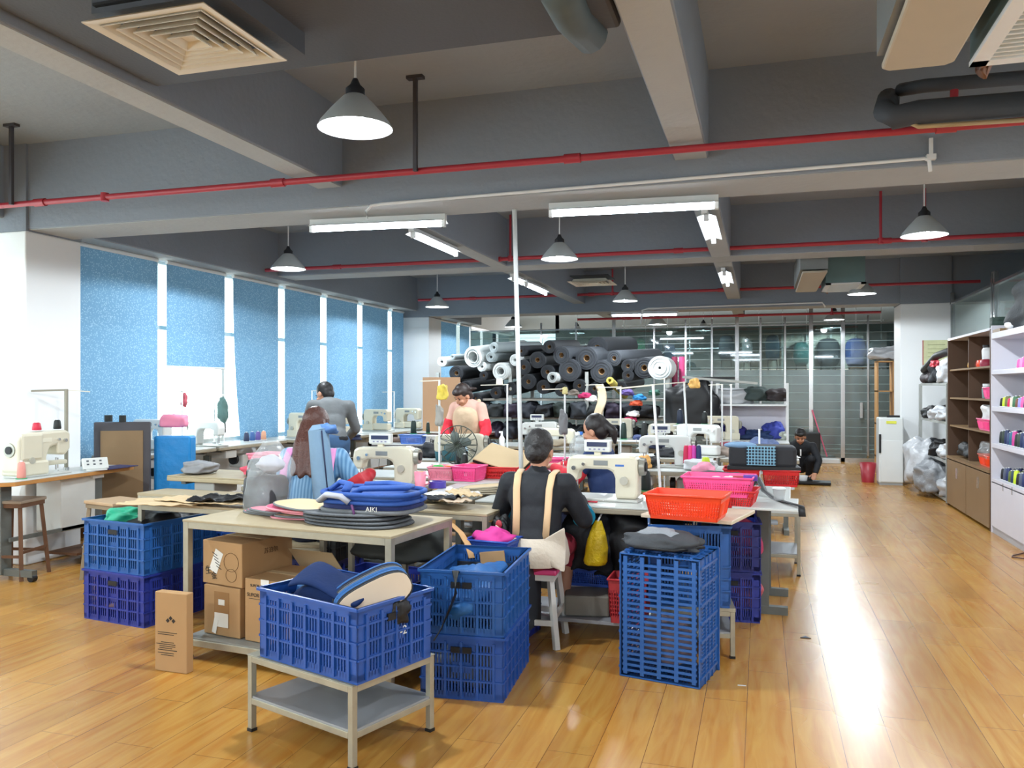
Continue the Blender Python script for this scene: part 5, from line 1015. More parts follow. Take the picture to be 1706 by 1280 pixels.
cb=thing('cubby_shelf','light wooden cubby shelf behind the water dispenser','shelf',(2.12,15.2,0)); Z0=1.9
for x in(-.24,0,.24): BX((x,0,Z0/2),(.02,.35,Z0)).build('upright_panel',mat('#b98a52',.5,var=.1,scale=6),cb)
for z in(.3,.85,1.4,Z0): BX((0,0,z),(.5,.35,.02)).build('shelf',mat('#b98a52',.5,var=.1,scale=6),cb)
lump('plastic_bags','pale plastic sacks piled on the cubby shelf','bag',(2.1,15.2,2.03),(.34,.22,.12),PALE,151,disp=.05); lump('hanging_bag','blue bag hanging at the right cubby of the wooden shelf','bag',(2.3,15.0,1.45),(.08,.08,.14),NAVY,152)
# broom and dustpan
p=atY(1363,17.1,748); br=thing('dustpan','long-handled white dustpan leaning at the glass wall','dustpan',(p.x+.18,17.0,0)); M().cyl((-.28,.25,1.02),(-.02,.05,.12),.012,n=8).build('handle',mat('#c8506a',.5),br); M().prism([(-.14,-.1),(.2,-.1),(.14,.1),(-.08,.1)],.0,.09).build('pan',PLASTW,br,bevel=.01)
tag(BX((0,0,.3),(.3,.2,.6)).build('black_case',BLACK,None,loc=(atY(1352,16.9).x,16.8,0),bevel=.02),'black upright case behind the crouching man','case')
# floor scraps
p=at(1342,1063,0); tag(M().prism([(-.03,-.015),(.03,-.012),(.0,.03)],0,.003).build('fabric_scrap',BLACK,None,loc=(p.x,p.y,.0005)),'small black triangular scrap on the open floor','scrap')
p=at(1236,1143,0); tag(M().prism([(-.02,-.004),(.02,.0),(.02,.006),(-.02,.004)],0,.002).build('paper_scrap',PLASTW,None,loc=(p.x,p.y,.0005)),'tiny white scrap near the crate on end','scrap')
p=at(1695,930,0); tag(M().pipe([(p.x+.3,p.y+.3,.1),(p.x+.1,p.y+.2,.01),(p.x-.02,p.y+.06,.008),(p.x-.04,p.y,.008),(p.x+.03,p.y-.05,.008),(p.x+.3,p.y-.02,.008)],.006,6).build('power_cable',mat('#5a3c30',.5)),'brown cable looped on the floor at the right frame edge','cable')
# ---------------------------------------------------------------- roll rack at the back
RY=12.3; rl_=[]
ROLLM={'w':mat('#c3c8c7',.7,var=.08),'g':mat('#8d9799',.7,var=.1),'k':mat('#25282d',.8,var=.2,scale=5),'d':mat('#3a3e44',.75,var=.15,scale=5),'y':mat('#cdbb5a',.6)}
NMS={'w':'white','g':'pale grey','k':'black','d':'charcoal','y':'yellow'}
def roll(px,py,r,c,lab,tx=.1,L=1.5,Y=RY,ty=1,tz=.06,hollow=.3):
    p=atY(px,Y,py); rr_=r*.0092; t=thing('fabric_roll',lab,'fabric roll',tuple(p),0,'fabric rolls on the rack'); d=Vector((tx*.45,ty,tz)).normalized()*L
    m=M().tube((0,0,0),d,rr_,rr_*hollow,24); 
    for k in (.55,.8): m.tube(-d.normalized()*.006,d*.01,rr_*k+.004,rr_*k-.004,24) 
    m.build('rolled_fabric',ROLLM[c],t); M().tube(d.normalized()*.02,d*.98,rr_*hollow,rr_*hollow*.8,16).build('core_tube',CARD if c in'kd' else ROLLM[c],t); return t
RL=[(736,603,9,'w','at the far left of the rack by the window'),(754,595,5,'g','slim, pointing up behind the left white rolls',.5,1.2),(788,595,18,'w','the widest, above the standing woman',.55,1.6,RY,1,.12,.75),(823,579,9,'g','with a dark open core at the top left',.5,1.5),(818,595,9,'g','just under the dark-cored one'),(803,611,9,'w','small, under the widest white one',.3),(834,619,15,'w','loosely wound, left of the tall pole',.3,1.4,RY-.05,1,.05,.45),(806,626,8,'k','small, below the loose white one'),(858,600,10,'w','half hidden by the tall pole',.4),
(920,629,9,'w','small and hollow under the charcoal ones',.3,1.3,RY-.1,1,0,.7),(935,592,15,'d','top left of the charcoal group',.5),(949,617,19,'d','lower left of the charcoal group',.2),(977,597,19,'d','in the centre of the charcoal group',.4),(995,580,19,'k','the topmost of the charcoal group',.4,1.5,RY+.5),(1002,619,19,'d','lower right of the charcoal group',.2),(1023,597,13,'d','grey-rimmed, right of the charcoal group',.7),(1046,610,11,'k','small, between grey-rimmed and white',.3),(1046,626,10,'k','flattened, below the small black one',.3),(1073,613,17,'k','broad, next to the round white one',.2,1.2),(1099,613,19,'w','round and flat-ended at the right of the heap',.1,.5,RY-.1,1,0,.12),(1016,634,6,'y','small and tilted under the charcoal ones',.3,.8,RY-.2,1,-.3,.6),
(760,622,13,'k','left, under the slim grey one'),(748,648,13,'k','lower left beside the pillar'),(776,645,11,'k','behind the standing woman'),(872,612,13,'k','right of the tall pole, upper'),(895,600,14,'k','upper, left of the charcoal group'),(912,620,12,'k','left of the charcoal group, lower'),(880,636,13,'k','right of the tall pole, middle'),(850,648,11,'k','left of the tall pole, low'),(905,645,12,'k','low, over the thread stand'),(915,578,11,'k','highest on the left shoulder of the heap'),(868,585,9,'k','on the crest right of the tall pole'),(935,650,11,'k','lowest, behind the yellow tape stand'),(965,643,11,'k','lowest, under the charcoal group'),(826,655,10,'k','lowest, right of the standing woman'),(793,665,10,'k','lowest, directly behind the standing woman'),(990,648,10,'k','lowest, left of the yellow one'),(1035,645,9,'k','lowest, right of the yellow one')]
for q_ in RL: roll(q_[0],q_[1],q_[2],q_[3],'%s fabric roll %s'%(NMS[q_[3]],q_[4]),*q_[5:])
rx0,rx1=atY(728,RY).x,atY(1112,RY).x; fr2=thing('roll_rack','steel rack with wooden shelves under the heaped fabric rolls','rack',((rx0+rx1)/2,RY+.6,0)); hw_=(rx1-rx0)/2
for x in(-hw_,-hw_/3,hw_/3,hw_):
    for y in(-.55,.75): BX((x,y,.85 if x<hw_ else .8),(.05,.05,1.7 if x<hw_ else 1.6)).build('post',ML,fr2)
for z in(.35,.66,.98,1.27): BX((0,.1,z),(2*hw_,1.3,.03)).build('rack_shelf',mat('#8f8a80',.6),fr2)
dk=['#14171d','#1e222b','#2b2334','#23282a','#30353c','#1a2622']
for i in range(26):
    col=i%13; row=i//13; x=rx0+.2+col*(rx1-rx0-.35)/12.5; z=[.99,.67][row]
    c=dk[(i*5)%6]; nm=['black','blue-black','plum','dark green-grey','slate','bottle green'][(i*5)%6]
    lump('fabric_stack','folded %s fabric, %s along the %s shelf under the rolls'%(nm,['first','second','third','fourth','fifth','sixth','seventh','eighth','ninth','tenth','eleventh','twelfth','last'][col],['upper','lower'][row]),'fabric',(x,RY+.15,z+.1),(.13,.3,.11+.015*(i%3)),mat(c,.75,var=.3,scale=9),200+i,e=.6,group='folded fabric under the rolls')
for i,(px,py,c,nm) in enumerate([(975,660,'#b3205a','magenta'),(1065,663,'#2a86c4','bright blue'),(1055,690,'#e8e8e8','white'),(955,655,'#6c6258','taupe'),(1045,655,'#5b4a86','violet'),(1060,672,'#d0502c','orange'),(1050,700,'#c02a5c','crimson'),(985,665,'#e9e4e4','off-white'),(1090,655,'#2e5c4e','green'),(990,700,'#3c4f7c','blue')]):
    p=atY(px,12.02,py); lump('fabric_scrap',nm+' scrap tucked among the dark fabric under the rolls'+(' right side' if px>1000 else ' left side'),'fabric',tuple(p),(.09,.08,.045),mat(c,.7,var=.2),240+i,group='scraps under the rolls')
# black draped bundle and upright pink rolls
p=atY(1152,11.4,705); lump('black_drape','big black cloth bundle hanging left of the white cloth shelf','fabric',(p.x,11.6,1.12),(.36,.22,.42),BLACK,161,e=.6,disp=.04,jit=.15)
for px,c,nm in((1124,'#8a2c4c','dark rose'),(1136,'#e0508c','pink')): 
    p=atY(px,12.9,600); tag(M().cyl((p.x,12.9,0),(p.x,12.9,p.z+.05),.045,n=14).build('upright_roll',mat(c,.6)),nm+' slim fabric roll standing upright right of the round white roll','fabric roll')
for x in (1124,1136): pass
lump('foam_heap','white padded sheets heaped on top of the white cloth shelf','fabric',(-.45,11.85,1.32),(.34,.2,.12),PALE,162,e=.7); lump('dark_bag','dark green-grey bag on top of the white cloth shelf','bag',(-.08,11.8,1.36),(.16,.18,.11),mat('#33403e',.7,var=.2),163,e=.7); lump('dark_bag','brown and black bag at the right end of the white cloth shelf top','bag',(.2,11.8,1.35),(.15,.18,.1),mat('#2a2224',.7,var=.4),164,e=.7)
bd_=thing('white_board','long pale board lying slantwise across the white cloth shelf','board',(-.55,11.7,1.56),R(4)); o_=BX((0,0,0),(1.0,.3,.03)).build('board',mat('#b9bab4',.5,var=.06),bd_); o_.rotation_euler=(0,R(5),0); BX((-.1,0,.03),(.6,.25,.03)).build('dark_sheet',BLACK,bd_)
ws=thing('cloth_shelf','white open shelf holding blue and purple cloth before the glass wall','shelf',(-.12,11.85,0)); 
for x in(-.46,.46):
    for y in(-.2,.2): BX((x,y,.76),(.03,.03,1.52)).build('post',PLASTW,ws)
for z in(.3,.72,1.22): BX((0,0,z),(.94,.44,.025)).build('shelf',PLASTW,ws)
BX((0,.21,.97),(.92,.01,.5)).build('back_panel',WL,ws)
for x,y,z,r_,c,nm in [(-.38,11.8,.83,(.2,.18,.1),'#2a2a7c','violet-blue'),(-.05,11.75,.80,(.22,.16,.07),'#1d3560','navy'),(.16,11.8,.86,(.14,.16,.13),'#33409a','royal blue'),(.24,11.75,.8,(.09,.1,.07),'#aab0a6','pale grey')]: lump('cloth_pile',nm+' cloth on the middle board of the white cloth shelf','fabric',(x,y,z),r_,mat(c,.7,var=.25,scale=12),170+int(z*100),disp=.04)
# ---------------------------------------------------------------- showroom behind the glass
def hangbag(px,py,w_,h_,c,lab,Y=18.96):
    p=atY(px,Y,py); s=.0135; W=w_*s; Hh=h_*s; t=thing('hanging_backpack',lab,'backpack',tuple(p),0,'bags hung behind the glass'); m_=mat(c,.7,var=.2,scale=10)
    M().ell((0,0,0),(W/2,.09,Hh/2),n=22,m=14,e=.6).build('bag_body',m_,t); M().ell((0,-.08,-Hh*.18),(W*.36,.05,Hh*.24),n=18,m=10,e=.55).build('front_pocket',m_,t); M().pipe([(-.04,0,Hh*.47),(0,0,Hh*.58),(.04,0,Hh*.47)],.012,6).build('top_handle',BLACK,t)
    for s_ in(-1,1): M().pipe([(s_*W*.3,.03,-Hh*.4),(s_*W*.34,.0,-Hh*.75),(s_*W*.3,0,-Hh*.85)],.012,6).build('hanging_strap',BLACK,t)
for i,(px,py,w_,h_,c,nm) in enumerate([(1068,580,14,34,'#2a8a5a','green straps bag'),(1092,585,26,44,'#1d2c3c','dark blue backpack'),(1115,588,20,30,'#33405a','slate backpack'),(1210,580,24,42,'#20262c','black backpack'),(1245,585,16,40,'#8d9290','grey strapped bag'),(1287,580,22,42,'#1f4454','teal backpack'),(1335,590,24,38,'#2b6a66','green trimmed bag'),(1380,588,34,46,'#1d2126','large black backpack'),(1426,588,32,46,'#28407c','blue backpack'),(1466,590,36,44,'#1e2e30','dark green backpack'),(1378,638,28,36,'#28323a','grey-black backpack'),(1422,638,28,36,'#222d36','charcoal backpack'),(1462,640,28,34,'#22302e','green-black backpack'),(1335,640,26,34,'#5a4448','brown backpack'),(1350,690,28,26,'#29404c','blue-grey satchel'),(1388,690,24,26,'#303c44','grey satchel'),(1425,690,24,26,'#2a3640','dark satchel')]):
    hangbag(px,py,w_,h_,c,nm+(' hanging in the top row behind the glass' if py<600 else ' hanging in the middle row behind the frosted film' if py<660 else ' in the bottom row behind the frosted film'))
hr=thing('hanging_rail','white wire grid rail holding the bags behind the glass','rail',(0,19.05,0)); g_=M()
for z in(1.2,1.75,2.35,2.9): g_.box((-.3,0,z),(5.6,.02,.02))
for i in range(12): g_.box((-3.05+i*.5,0,1.6),(.02,.02,3.2))
g_.build('wire_grid',PLASTW,hr); BX((.8,.06,1.5),(2.6,.03,2.4)).build('backing_board',mat('#bdb8a8',.7,var=.1),hr)
stb=thing('display_table','tan display table inside the showroom','table',(1.35,18.3,0)); BX((0,0,.74),(1.5,.6,.06)).build('table_top',mat('#b79a6c',.5),stb); 
for x in(-.7,.7): BX((x,0,.36),(.06,.5,.72)).build('leg',mat('#b79a6c',.5),stb)
# ---------------------------------------------------------------- baskets and bags on the right-hand tables
def base(px,py,z): return at(px,py,z)
p=at(1150,868,.767); basket('plastic_basket','bright orange perforated basket at the corner of the extension board',(p.x-.02,p.y+.12,.767),R(-8),.40,.27,.13,ORG)
basket('plastic_basket','red perforated basket supporting the pink basket',(-.22,5.08,.752),R(-6),.40,.27,.10,REDP); b2_=basket('plastic_basket','pink perforated basket on the red one, knife card inside',(-.24,5.06,.815),R(-4),.40,.27,.115,PNK)
o=cloth('blister_card','white and red packaging card lying in the pink basket','card',(-.22,5.05,.90),.28,.12,PLASTW,301,R(10),amp=.02,thick=.004); tag(BX((-.13,5.06,.925),(.06,.05,.006)).build('red_card',RED),'red oval print card in the pink basket','card'); tag(BX((-.06,5.06,.92),(.08,.07,.03)).build('purple_packet',mat('#5a3a9c',.4)),'purple packet at the end of the pink basket','packet')
cup=thing('plastic_cup','clear plastic cup on the jutting white board','cup',(at(1298,834,.77).x,at(1298,834,.77).y,.771)); M().lathe((0,0,0),[(.03,0),(.04,.075),(.043,.078),(.038,.075),(.028,.004)],20).build('cup_wall',PB,cup); M().lathe((0,0,.07),[(.043,0),(.043,.006),(.0,.012)],20).build('cup_rim',PLASTW,cup)
tag(M().prism(pl(.19,.15),0,.004).build('white_sheet',PLASTW,None,loc=(-.03,5.2,.752)),'rounded white sheet beside the red basket','sheet')
# stack with checked bag
q=at(1250,812,.6); X0=-.02; Y0=6.95
frame_table('steel_stand','steel stand under the red basket and the checked bag','stand',(X0,Y0,0),R(0),.62,.5,.5,TOPW,.15,SHEETG,tube=.025)
for i in range(2): basket('plastic_basket',['blue basket left of the pair under the red ones','blue basket right of the pair under the red ones'][i],(X0-.16+.27*i,Y0-.1,.502),0,.25,.24,.15,CYB)
tag(BX((0,0,0),(.54,.3,.016)).build('tray_board',TOPW,None,loc=(X0,Y0,.663)),'thin board between the blue and the red baskets','board')
for i in range(2): basket('plastic_basket',['bright red basket under the checked bag, left one','bright red basket under the checked bag, right one'][i],(X0-.13+.3*i,Y0,.672),0,.28,.3,.13,REDP)
ckb=thing('checked_bag','dark bag with a blue and white checked panel on the red baskets','bag',(X0+.02,Y0,.82)); CHK=checker_mat('#1c2c3c','#7fb0c8',.024)
M().prism([(-.25,-.16),(.27,-.14),(.26,.16),(-.24,.16)],0,.17).build('bag_body',mat('#24252a',.7,var=.2),ckb,bevel=.03); BX((.0,-.158,.095),(.22,.03,.15)).build('checked_panel',CHK,ckb,bevel=.004); M().prism([(-.26,-.17),(.3,-.15),(.28,.16),(-.25,.16)],-.02,.01).build('base_flap',BLACK,ckb,bevel=.005); BX((.3,-.05,.12),(.01,.02,.05)).build('white_tag',PLASTW,ckb)
M().ell((-.16,-.08,.17),(.13,.09,.03),n=18,m=8).build('blue_folded_top',mat('#6f8fae',.7),ckb)
lump('black_bag','flat black bag lying on the white table before the checked bag','bag',(-.27,5.95,.80),(.24,.2,.06),BLACK,311,R(10),jit=.12,disp=.02,flat=-.04)
tag(M().pipe([(-.1,6.0,.85),(-.02,5.85,.84),(.02,5.6,.78),(.08,5.35,.765),(.16,5.1,.775),(.22,4.98,.775),(.225,4.95,.72)],.01,8,flat=(.04,.008)).build('webbing_strap',BLACK),'black webbing strap trailing over the jutting white board','strap')
lump('pink_cloth','pink checked cloth end left of the checked bag','fabric',(-.42,6.4,.82),(.08,.1,.06),PINKF,312)
tt_=thing('pink_tray','deep pink flat tray on the far white table','tray',(-.02,8.62,.762)); basket('','',None,0,.42,.26,.06,mat('#b8304c',.4),t=tt_,rows=1)
sew_table((-.02,8.75,0),0,.76,.5,'white table with the pink tray behind the checked bag',motor=False)
tag(cloth('white_papers','','',(.26,8.75,.757),.2,.22,PLASTW,313,R(8),amp=.01),'loose white papers on the table behind the checked bag','paper')
lump('cloth_pile','pale mixed scraps on the table left of the pink tray','fabric',(-.35,8.75,.79),(.14,.12,.05),mat('#a8988c',.7,var=.5,scale=20),314,disp=.04); lump('cloth_pile','navy and white cloth on the table behind the pink tray','fabric',(.02,8.95,.83),(.16,.1,.09),mat('#5a6a90',.7,var=.5,scale=14),315,disp=.05)
# ---------------------------------------------------------------- centre tables
basket('plastic_basket','light pink basket with green and orange lids on the centre table',(atY(740,5.9).x,5.9,.752),R(6),.2,.22,.10,PNL); basket('plastic_basket','pink basket beside the tall black thread cone',(atY(782,5.88).x,5.88,.752),R(-4),.2,.22,.11,PNK)
for x,c,nm in((-.05,'#3fae4a','green'),(.05,'#e0602c','orange')): tag(M().lathe((atY(740,5.9).x+x,5.9,.83),[(.04,0),(.045,.02),(.03,.03)],16).build('round_cap',mat(c,.4)),nm+' round lid in the light pink basket','lid')
p=at(700,815,.752); cu=thing('pink_cup','pink plastic mug on the sewing table beside the machine','mug',tuple(p)); M().lathe((0,0,0),[(.035,0),(.042,.12),(.038,.12),(.032,.01)],22).build('mug_body',PNL,cu); M().pipe([(.04,0,.1),(.065,0,.09),(.065,0,.04),(.038,0,.03)],.006,8).build('handle',PNL,cu); M().ell((0,0,.105),(.034,.034,.015),n=14,m=6,jit=.3).build('mug_contents',mat('#c8a060',.6,var=.5,scale=50),cu)
p=at(724,814,.752); tag(M().tube((p.x,p.y+.05,.752),(p.x,p.y+.05,.797),.062,.04,26).build('tape_roll',mat('#4a3a9c',.4)),'violet tape roll lying beside the pink mug','tape')
for i in range(4):
    p=at(785,822,.755); disc_panel('kraft_oval',['bottom kraft oval panel on the centre table','second kraft oval panel on the centre table','third kraft oval panel on the centre table','top kraft oval panel with a bent wire line'][i],(p.x+.02*i,p.y+.08,.755+.012*i),.34-.02*i,.2,CARDL,mat('#a09580',.7),(0,R(-1.5*i),R(8*i-10)),th=.006)
for i,(px,py,a_,m_,nm) in enumerate([(705,833,10,GREYF,'grey'),(735,838,-15,CARDL,'kraft'),(760,832,25,PLASTW,'white'),(745,846,-30,SADDLE,'tan'),(715,848,5,DARK,'dark'),(772,842,-50,CARDL,'narrow kraft')]):
    p=at(px,py,.74); cloth('cut_sheet',nm+' cut sheet in the loose pile right of the blue backpack','sheet',(p.x,max(4.55,p.y),.745+.012*i),.3,.14,m_,330+i,R(a_),amp=.02,thick=.004)
frame_table('side_table','small table under the loose cut sheets right of the rack','table',(-1.75,4.62,0),R(-5),.55,.34,.735,PLY,0,PLY,tube=.03,topt=.015)
lump('black_bag','black bag with a red tag hanging under the loose cut sheets','bag',(-1.42,4.5,.6),(.07,.06,.11),BLACK,341); tag(M().ell((-1.42,4.43,.68),(.02,.01,.025),n=12,m=8).build('red_tag',RED),'round red tag on the black bag below the loose sheets','tag')
th_=thing('thermos','slim steel thermos with a bright pink cap below the centre table','bottle',(at(797,900,.55).x,at(797,900,.55).y,.42)); th_.location=(-1.48,4.82,.42); M().cyl((0,0,0),(0,0,.2),.028,n=18).build('flask_body',CHROME,th_); M().cyl((0,0,.2),(0,0,.29),.036,n=18).build('cap',mat('#d82a58',.4),th_); tag(BX((0,0,.2),(.2,.25,.4)).build('wooden_box',mat('#5a4634',.7),None,loc=(-1.48,4.85,.017)),'brown box standing under the thermos','box')
rt=thing('red_tray','large red tray with boards standing in it on the centre table','tray',(atY(825,6.16).x,6.16,.752),R(3)); basket('','',None,0,.42,.3,.09,REDP,t=rt,rows=2)
kb=thing('kraft_board','tilted kraft board with a black back propped on the red tray','board',(atY(840,6.2).x,6.2,.9),R(-8)); o_=BX((0,0,0),(.4,.3,.008)).build('kraft_face',CARDL,kb); o_.rotation_euler=(R(22),R(14),0); o_=BX((0,.0,-.02),(.4,.3,.02)).build('black_frame',BLACK,kb); o_.rotation_euler=(R(22),R(14),0)
# round fan guard
fn=thing('desk_fan','round wire-guarded desk fan with a dark body behind the pink baskets','fan',(atY(763,6.76).x,6.76,.752),R(10)); G=mat('#4a5248',.4,.3)
for k in range(18):
    a_=2*PI*k/18; M_p=[(.17*math.cos(a_)*math.sin(t_),-.07*math.cos(t_),.2+.17*math.sin(a_)*math.sin(t_)) for t_ in [PI*i/10 for i in range(11)]]
    if k==0: gm=M()
    gm.pipe(M_p,.0032,4)
gm.pipe([(.17*math.cos(a_),0,.2+.17*math.sin(a_)) for a_ in [2*PI*i/30 for i in range(31)]],.005,6); gm.build('wire_guard',G,fn)
M().ell((0,.06,.2),(.06,.08,.06),n=16,m=10).build('motor_housing',BLACK,fn)
for k in range(4): M().ell((.07*math.cos(k*PI/2+.4),0,.2+.07*math.sin(k*PI/2+.4)),(.055,.008,.04),rot=(0,-k*PI/2,.0),n=14,m=8).build('fan_blade',mat('#5c6864',.3),fn)
M().lathe((0,.04,0),[(.1,0),(.1,.02),(.03,.035),(.025,.14)],20).build('base',BLACK,fn)
sew_table((-2.95,6.2,0),0,.9,.5,'bare table behind the second front machine',motor=False,pedal=False)
basket('plastic_basket','periwinkle blue basket below the dark green cones',(atY(688,9.2).x,9.2,.777),R(5),.28,.2,.11,CYB)
tag(M().lathe((at(822,748,.76).x,7.45,.752),[(.11,0),(.125,.15),(.115,.15),(.1,.01)],24).build('teal_bin',mat('#1a5560',.5)),'dark teal bin in front of the standing woman','bin'); sew_table((-2.7,7.75,0),0,1.3,.55,'cloth-covered table before the standing woman',motor=False)
cloth('cloth_pile','pale blue patterned cloth spread before the standing woman','fabric',(-2.75,7.8,.79),.55,.3,mat('#8ea3ae',.7,var=.45,scale=14),351,R(-5),amp=.09); cloth('cloth_pile','black cloth under the hands of the standing woman','fabric',(-2.95,7.95,.80),.7,.28,BLACK,352,R(5),amp=.12); lump('cloth_pile','dark grey heap left of the pale blue cloth','fabric',(-3.2,7.75,.81),(.14,.14,.07),DARK,353,disp=.04)
lump('net_bag','yellow and green net bag tied to the thread stand','bag',(atY(740,6.6).x,6.55,atY(740,6.6,655).z),(.05,.04,.07),mat('#d8c04a',.6,var=.35,scale=30),361,jit=.2); lump('net_bag','orange net bag tied to the leaning stand between the cones','bag',(atY(1157,7.5).x,7.45,atY(1157,7.5,640).z),(.05,.04,.045),mat('#d8a85a',.6,var=.3,scale=30),362); lump('cloth_wrap','grey crumpled cloth wrapped round the net-bag thread stand','cloth',(atY(732,6.6).x,6.6,atY(732,6.6,695).z),(.035,.035,.1),mat('#9a9890',.7,var=.3),363)
lump('tape_wrap','yellow tape wound on the thread stand behind the front woman','tape',(atY(941,6.9).x,6.9,atY(941,6.9,652).z),(.025,.025,.03),mat('#d4c98a',.6),364); lump('cloth_wrap','grey cloth knotted low on the yellow-taped thread stand','cloth',(atY(939,6.9).x,6.88,atY(939,6.9,708).z),(.04,.04,.11),mat('#77787a',.7,var=.2),365)
p=atY(832,7.9,641); tag(M().lathe((p.x,7.9,p.z),[(.035,0),(.03,.06),(.0,.06)],16).build('paper_cup',mat('#e0dcc0',.5)),'small paper cup upside down on the thread stand arm','cup')
p=atY(999,9.15,660); tag(M().grid(lambda u,v:(p.x-.05+.1*u+.03*math.sin(v*5),9.15+.01*math.sin(v*9),p.z+.12-.42*v),4,14,.003).build('paper_strip',mat('#d8c4a4',.7,var=.2,scale=9)),'twisted paper strip dangling from the short thread stand','paper')
# water jugs
for i,(px,Y,lab) in enumerate([(967,8.3,'clear bottle with a blue cap behind the ponytailed woman'),(962,8.2,'large clear water jug lying before the ponytailed woman')]):
    p=atY(px,Y,745); j=thing('water_jug',lab,'bottle',(p.x,Y,.752)); s=1 if i==0 else 1.3; M().lathe((0,0,0),[(.055*s,0),(.06*s,.02),(.058*s,.15),(.03*s,.2),(.02*s,.22)],20).build('bottle_wall',PB,j); M().cyl((0,0,.22),(0,0,.25),.026,n=14).build('bottle_cap',mat('#3a78d0',.4) if i==0 else PLASTW,j)
basket('plastic_basket','magenta basket in front of the ponytailed woman',(-1.75,6.95,.752),0,.26,.2,.09,PNK); basket('plastic_basket','red basket left of the ponytailed woman\'s arms',(-1.98,6.55,.752),R(80),.3,.22,.1,REDP); basket('plastic_basket','red basket with pink cloth just right of the tall white pole',(-2.12,6.2,.752),R(80),.2,.2,.1,ORG)
tag(M().ell((-1.62,5.75,.79),(.05,.04,.03),n=14,m=8).build('yellow_pad',mat('#e0d828',.5)),'bright yellow pad by the left shoulder of the front woman','pad')
p=atY(836,8.3,706); bo=thing('spray_bottle','small white bottle beside the standing woman','bottle',(p.x,8.3,.80)); M().lathe((0,0,0),[(.03,0),(.03,.12),(.012,.15),(.012,.18)],14).build('bottle_wall',PLASTW,bo); M().box((-.01,0,.185),(.04,.014,.02)).build('nozzle',PLASTW,bo); tag(BX((0,0,.39),(.4,.4,.78)).build('cardboard_box',CARD,None,loc=(p.x+.1,8.35,.0)),'box holding the small white bottle','box')
# small clutter on front machine table
for i,(px,py,c,s,nm) in enumerate([(985,838,'#c8283c',(.06,.02,.008),'red thread snips'),(1012,834,'#e8e8e4',(.07,.05,.004),'white label sheet'),(1128,838,'#18191c',(.09,.03,.01),'black scissors')]):
    p=at(px,py,.755); tag(BX((0,0,0),s).build('small_tool' if i!=1 else 'label_sheet',mat(c,.5),None,loc=(p.x,max(p.y,4.95),.757),rz=.4*i),nm+' lying on the front sewing table','tool')
p=at(640,800,.755); lump('cut_piece','grey plastic-wrapped piece under the second machine needle','fabric',(p.x+.05,5.3,.77),(.12,.07,.018),mat('#a5a49e',.4,var=.3,scale=20),371,flat=-.01); tag(BX((0,0,0),(.12,.05,.03)).build('black_clamp',BLACK,None,loc=(at(632,795,.77).x,5.35,.768),rz=.5),'black clamp lying left of the second machine needle','clamp')
lump('pouch','peach pouch on the table behind the front machine wheel','pouch',(-.98,7.2,.80),(.06,.05,.06),mat('#d8a25c',.7),372); lump('pouch','black glossy pouch behind the front control panel','pouch',(-.95,7.3,.80),(.1,.08,.05),BLACK,373)
# under the front table
yb=thing('plastic_bag','bright yellow plastic bag hanging beside the seated woman','bag',(at(982,900,.55).x+.03,4.78,.40)); baggy([(.05,.03,0),(.075,.04,.02),(.07,.035,.12),(.05,.03,.2),(.02,.02,.27)],20,4,.2,(.1,0)).build('bag_skin',mat('#d8b818',.4,var=.12,scale=18,bump=.5),yb,disp=.02,dsize=.05,sub=1); M().pipe([(.02,0,.26),(.03,.1,.3),(.03,.12,.34)],.006,6).build('bag_tie',PLASTW,yb)
lump('black_cloth','black cloth bundles hanging under the front sewing table','fabric',(-.72,5.05,.48),(.26,.16,.22),BLACK,381,e=.6,disp=.04); lump('black_cloth','black coat hanging beside the yellow bag under the table','fabric',(-1.0,5.0,.5),(.16,.12,.2),JB,382,e=.6,disp=.04)
p=at(1022,1015,0); wb_=thing('waste_basket','red perforated waste basket under the front sewing table','bin',(-.72,4.72,.12)); basket('','',None,0,.22,.22,.25,mat('#c03a40',.4),t=wb_,rows=6)
sk=thing('low_platform','low metal platform under the front sewing table','platform',(-1.1,4.9,0)); BX((0,0,.1),(1.3,.45,.02)).build('platform_top',SHEETG,sk)
for x in(-.6,.6):
    for y in(-.18,.18): BX((x,y,.045),(.03,.03,.09)).build('leg',TGREY,sk)
tag(BX((0,0,.06),(.26,.24,.12)).build('grey_case',mat('#77746a',.6),None,loc=(-1.0,4.85,.112),rz=.2,bevel=.01),'grey flat case on the low platform behind the stool','case'); basket('storage_basket','blue basket on the low platform beside the red waste basket',(-1.0,5.02,.235),0,.3,.15,.12,BASKB) 
tag(BX((0,0,.16),(.4,.05,.3)).build('white_carton',WL,None,loc=(-1.0,5.18,.112)),'white carton at the rear of the low platform','box')
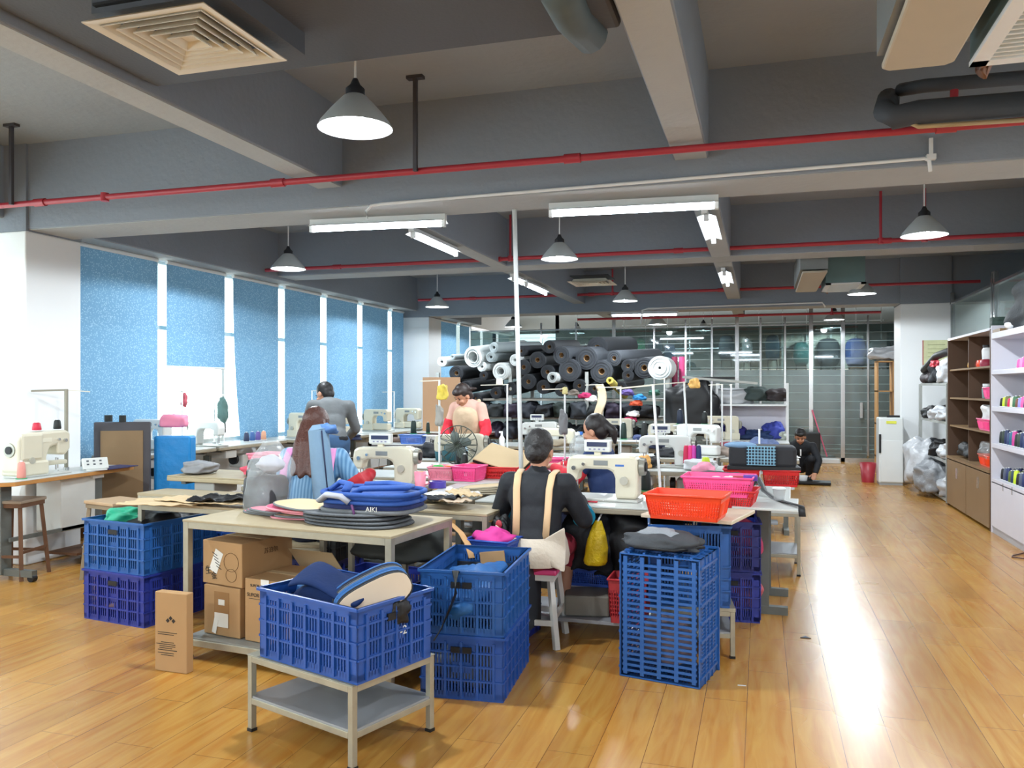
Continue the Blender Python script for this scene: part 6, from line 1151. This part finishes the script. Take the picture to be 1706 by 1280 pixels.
# ---------------------------------------------------------------- left middle table with cases and pink basket
sew_table((-4.0,5.75,0),R(-4),1.1,.55,'table with black foam cases left of the plastic bag',edge=PLY,top=PLY)
p=at(340,810,.76); fc=thing('foam_case','black moulded foam case at the edge of the left middle table','case',(at(335,812,.76).x,5.62,.755),R(8)); M().prism(pl(.26,.2),0,.06).build('lower_shell',BLACK,fc,bevel=.015); M().prism(pl(.25,.19),.063,.14).build('upper_shell',BLACK,fc,bevel=.03)
basket('plastic_basket','coral pink basket on the left middle table',(-3.78,5.85,.82),R(-6),.38,.25,.10,PNL); tag(BX((0,0,.03),(.4,.26,.06)).build('foam_block',mat('#3b3a40',.7),None,loc=(-3.78,5.85,.755),rz=R(-6)),'dark foam block under the coral pink basket','foam')
lump('pink_cloth','coral cloth hanging from the pink basket beside the foam case','fabric',(-3.85,5.68,.80),(.12,.06,.05),mat('#d8556a',.7,var=.1),391); lump('grey_bag','grey folded bag left of the foam case','bag',(-4.4,5.7,.80),(.14,.12,.05),mat('#8a8a8c',.6,var=.35,scale=10),392)
tag(M().pipe([(-5.35,6.75,.72),(-5.3,6.72,.6),(-5.25,6.75,.5),(-5.2,6.7,.42)],[.06,.09,.1,.04],12).build('sling_bag',mat('#2c2b2e',.6,var=.4,scale=14)),'black and silver sling bag hanging below the window-side table','bag')
tag(M().cyl((-5.74,6.9,.6),(-5.70,6.9,.6),.05,n=18).bar((-5.76,6.9,.6),(-5.76,6.9,.79),.02).build('knee_pad',BLACK),'round black knee lever pad under the window-side table','lever'); 
lump('cloth_pile','dark blue folded jeans on the table behind the plastic bag','fabric',(-5.1,9.2,.83),(.35,.16,.05),NAVY,393,R(60))
frame_table('low_table','low kraft-topped table between the left stool and the crates','table',(-4.1,5.25,0),R(-4),.8,.3,.66,PLY,0,PLY,tube=.03)
# boxes and motors under window tables : white boxes
for i,y in enumerate((6.9,8.2,9.6)): tag(BX((0,0,.2),(.3,.4,.4)).build('control_box',MACHW,None,loc=(-5.95,y,.0),bevel=.01),['white box under the window-side table nearest the pillar','white box under the window-side table below the raised blind','white box under the window-side table by the bent man'][i],'box')
# ---------------------------------------------------------------- more table clutter, mid rows
cl_=[(-1.6,8.3,'#3a3c44','dark folded piece'),(-1.2,9.6,'#2b3552','navy folded piece'),(-.3,9.75,'#8c2c40','crimson folded piece'),(-2.3,9.7,'#a89c86','beige folded piece'),(-.9,8.5,'#1e2024','black folded piece'),(-1.5,11.0,'#3a4a7c','blue folded piece'),(-2.2,11.1,'#d8d4c8','white folded piece'),(-.5,7.2,'#c4c6c8','pale folded piece'),(-3.7,9.35,'#20242c','black folded piece'),(-4.3,9.5,'#705c50','brown folded piece'),(-3.4,9.4,'#4a6c9a','blue folded piece'),(-4.4,11.75,'#3c3c40','grey folded piece')]
wh=['behind the water jugs','left of the far long machine','right of the far long machine','beside the far machine by the pole','left of the third-row white head','on the farthest middle table','at the left of the farthest middle table','on the table two rows back','near the dark green cones on the long table','at the left end of the long table','at the right end of the long table','before the light brown board']
for i,(x,y,c,nm) in enumerate(cl_): lump('folded_piece',nm+' '+wh[i],'fabric',(x,y,.79),(.14,.11,.045),mat(c,.7,var=.2,scale=14),400+i,e=.6)
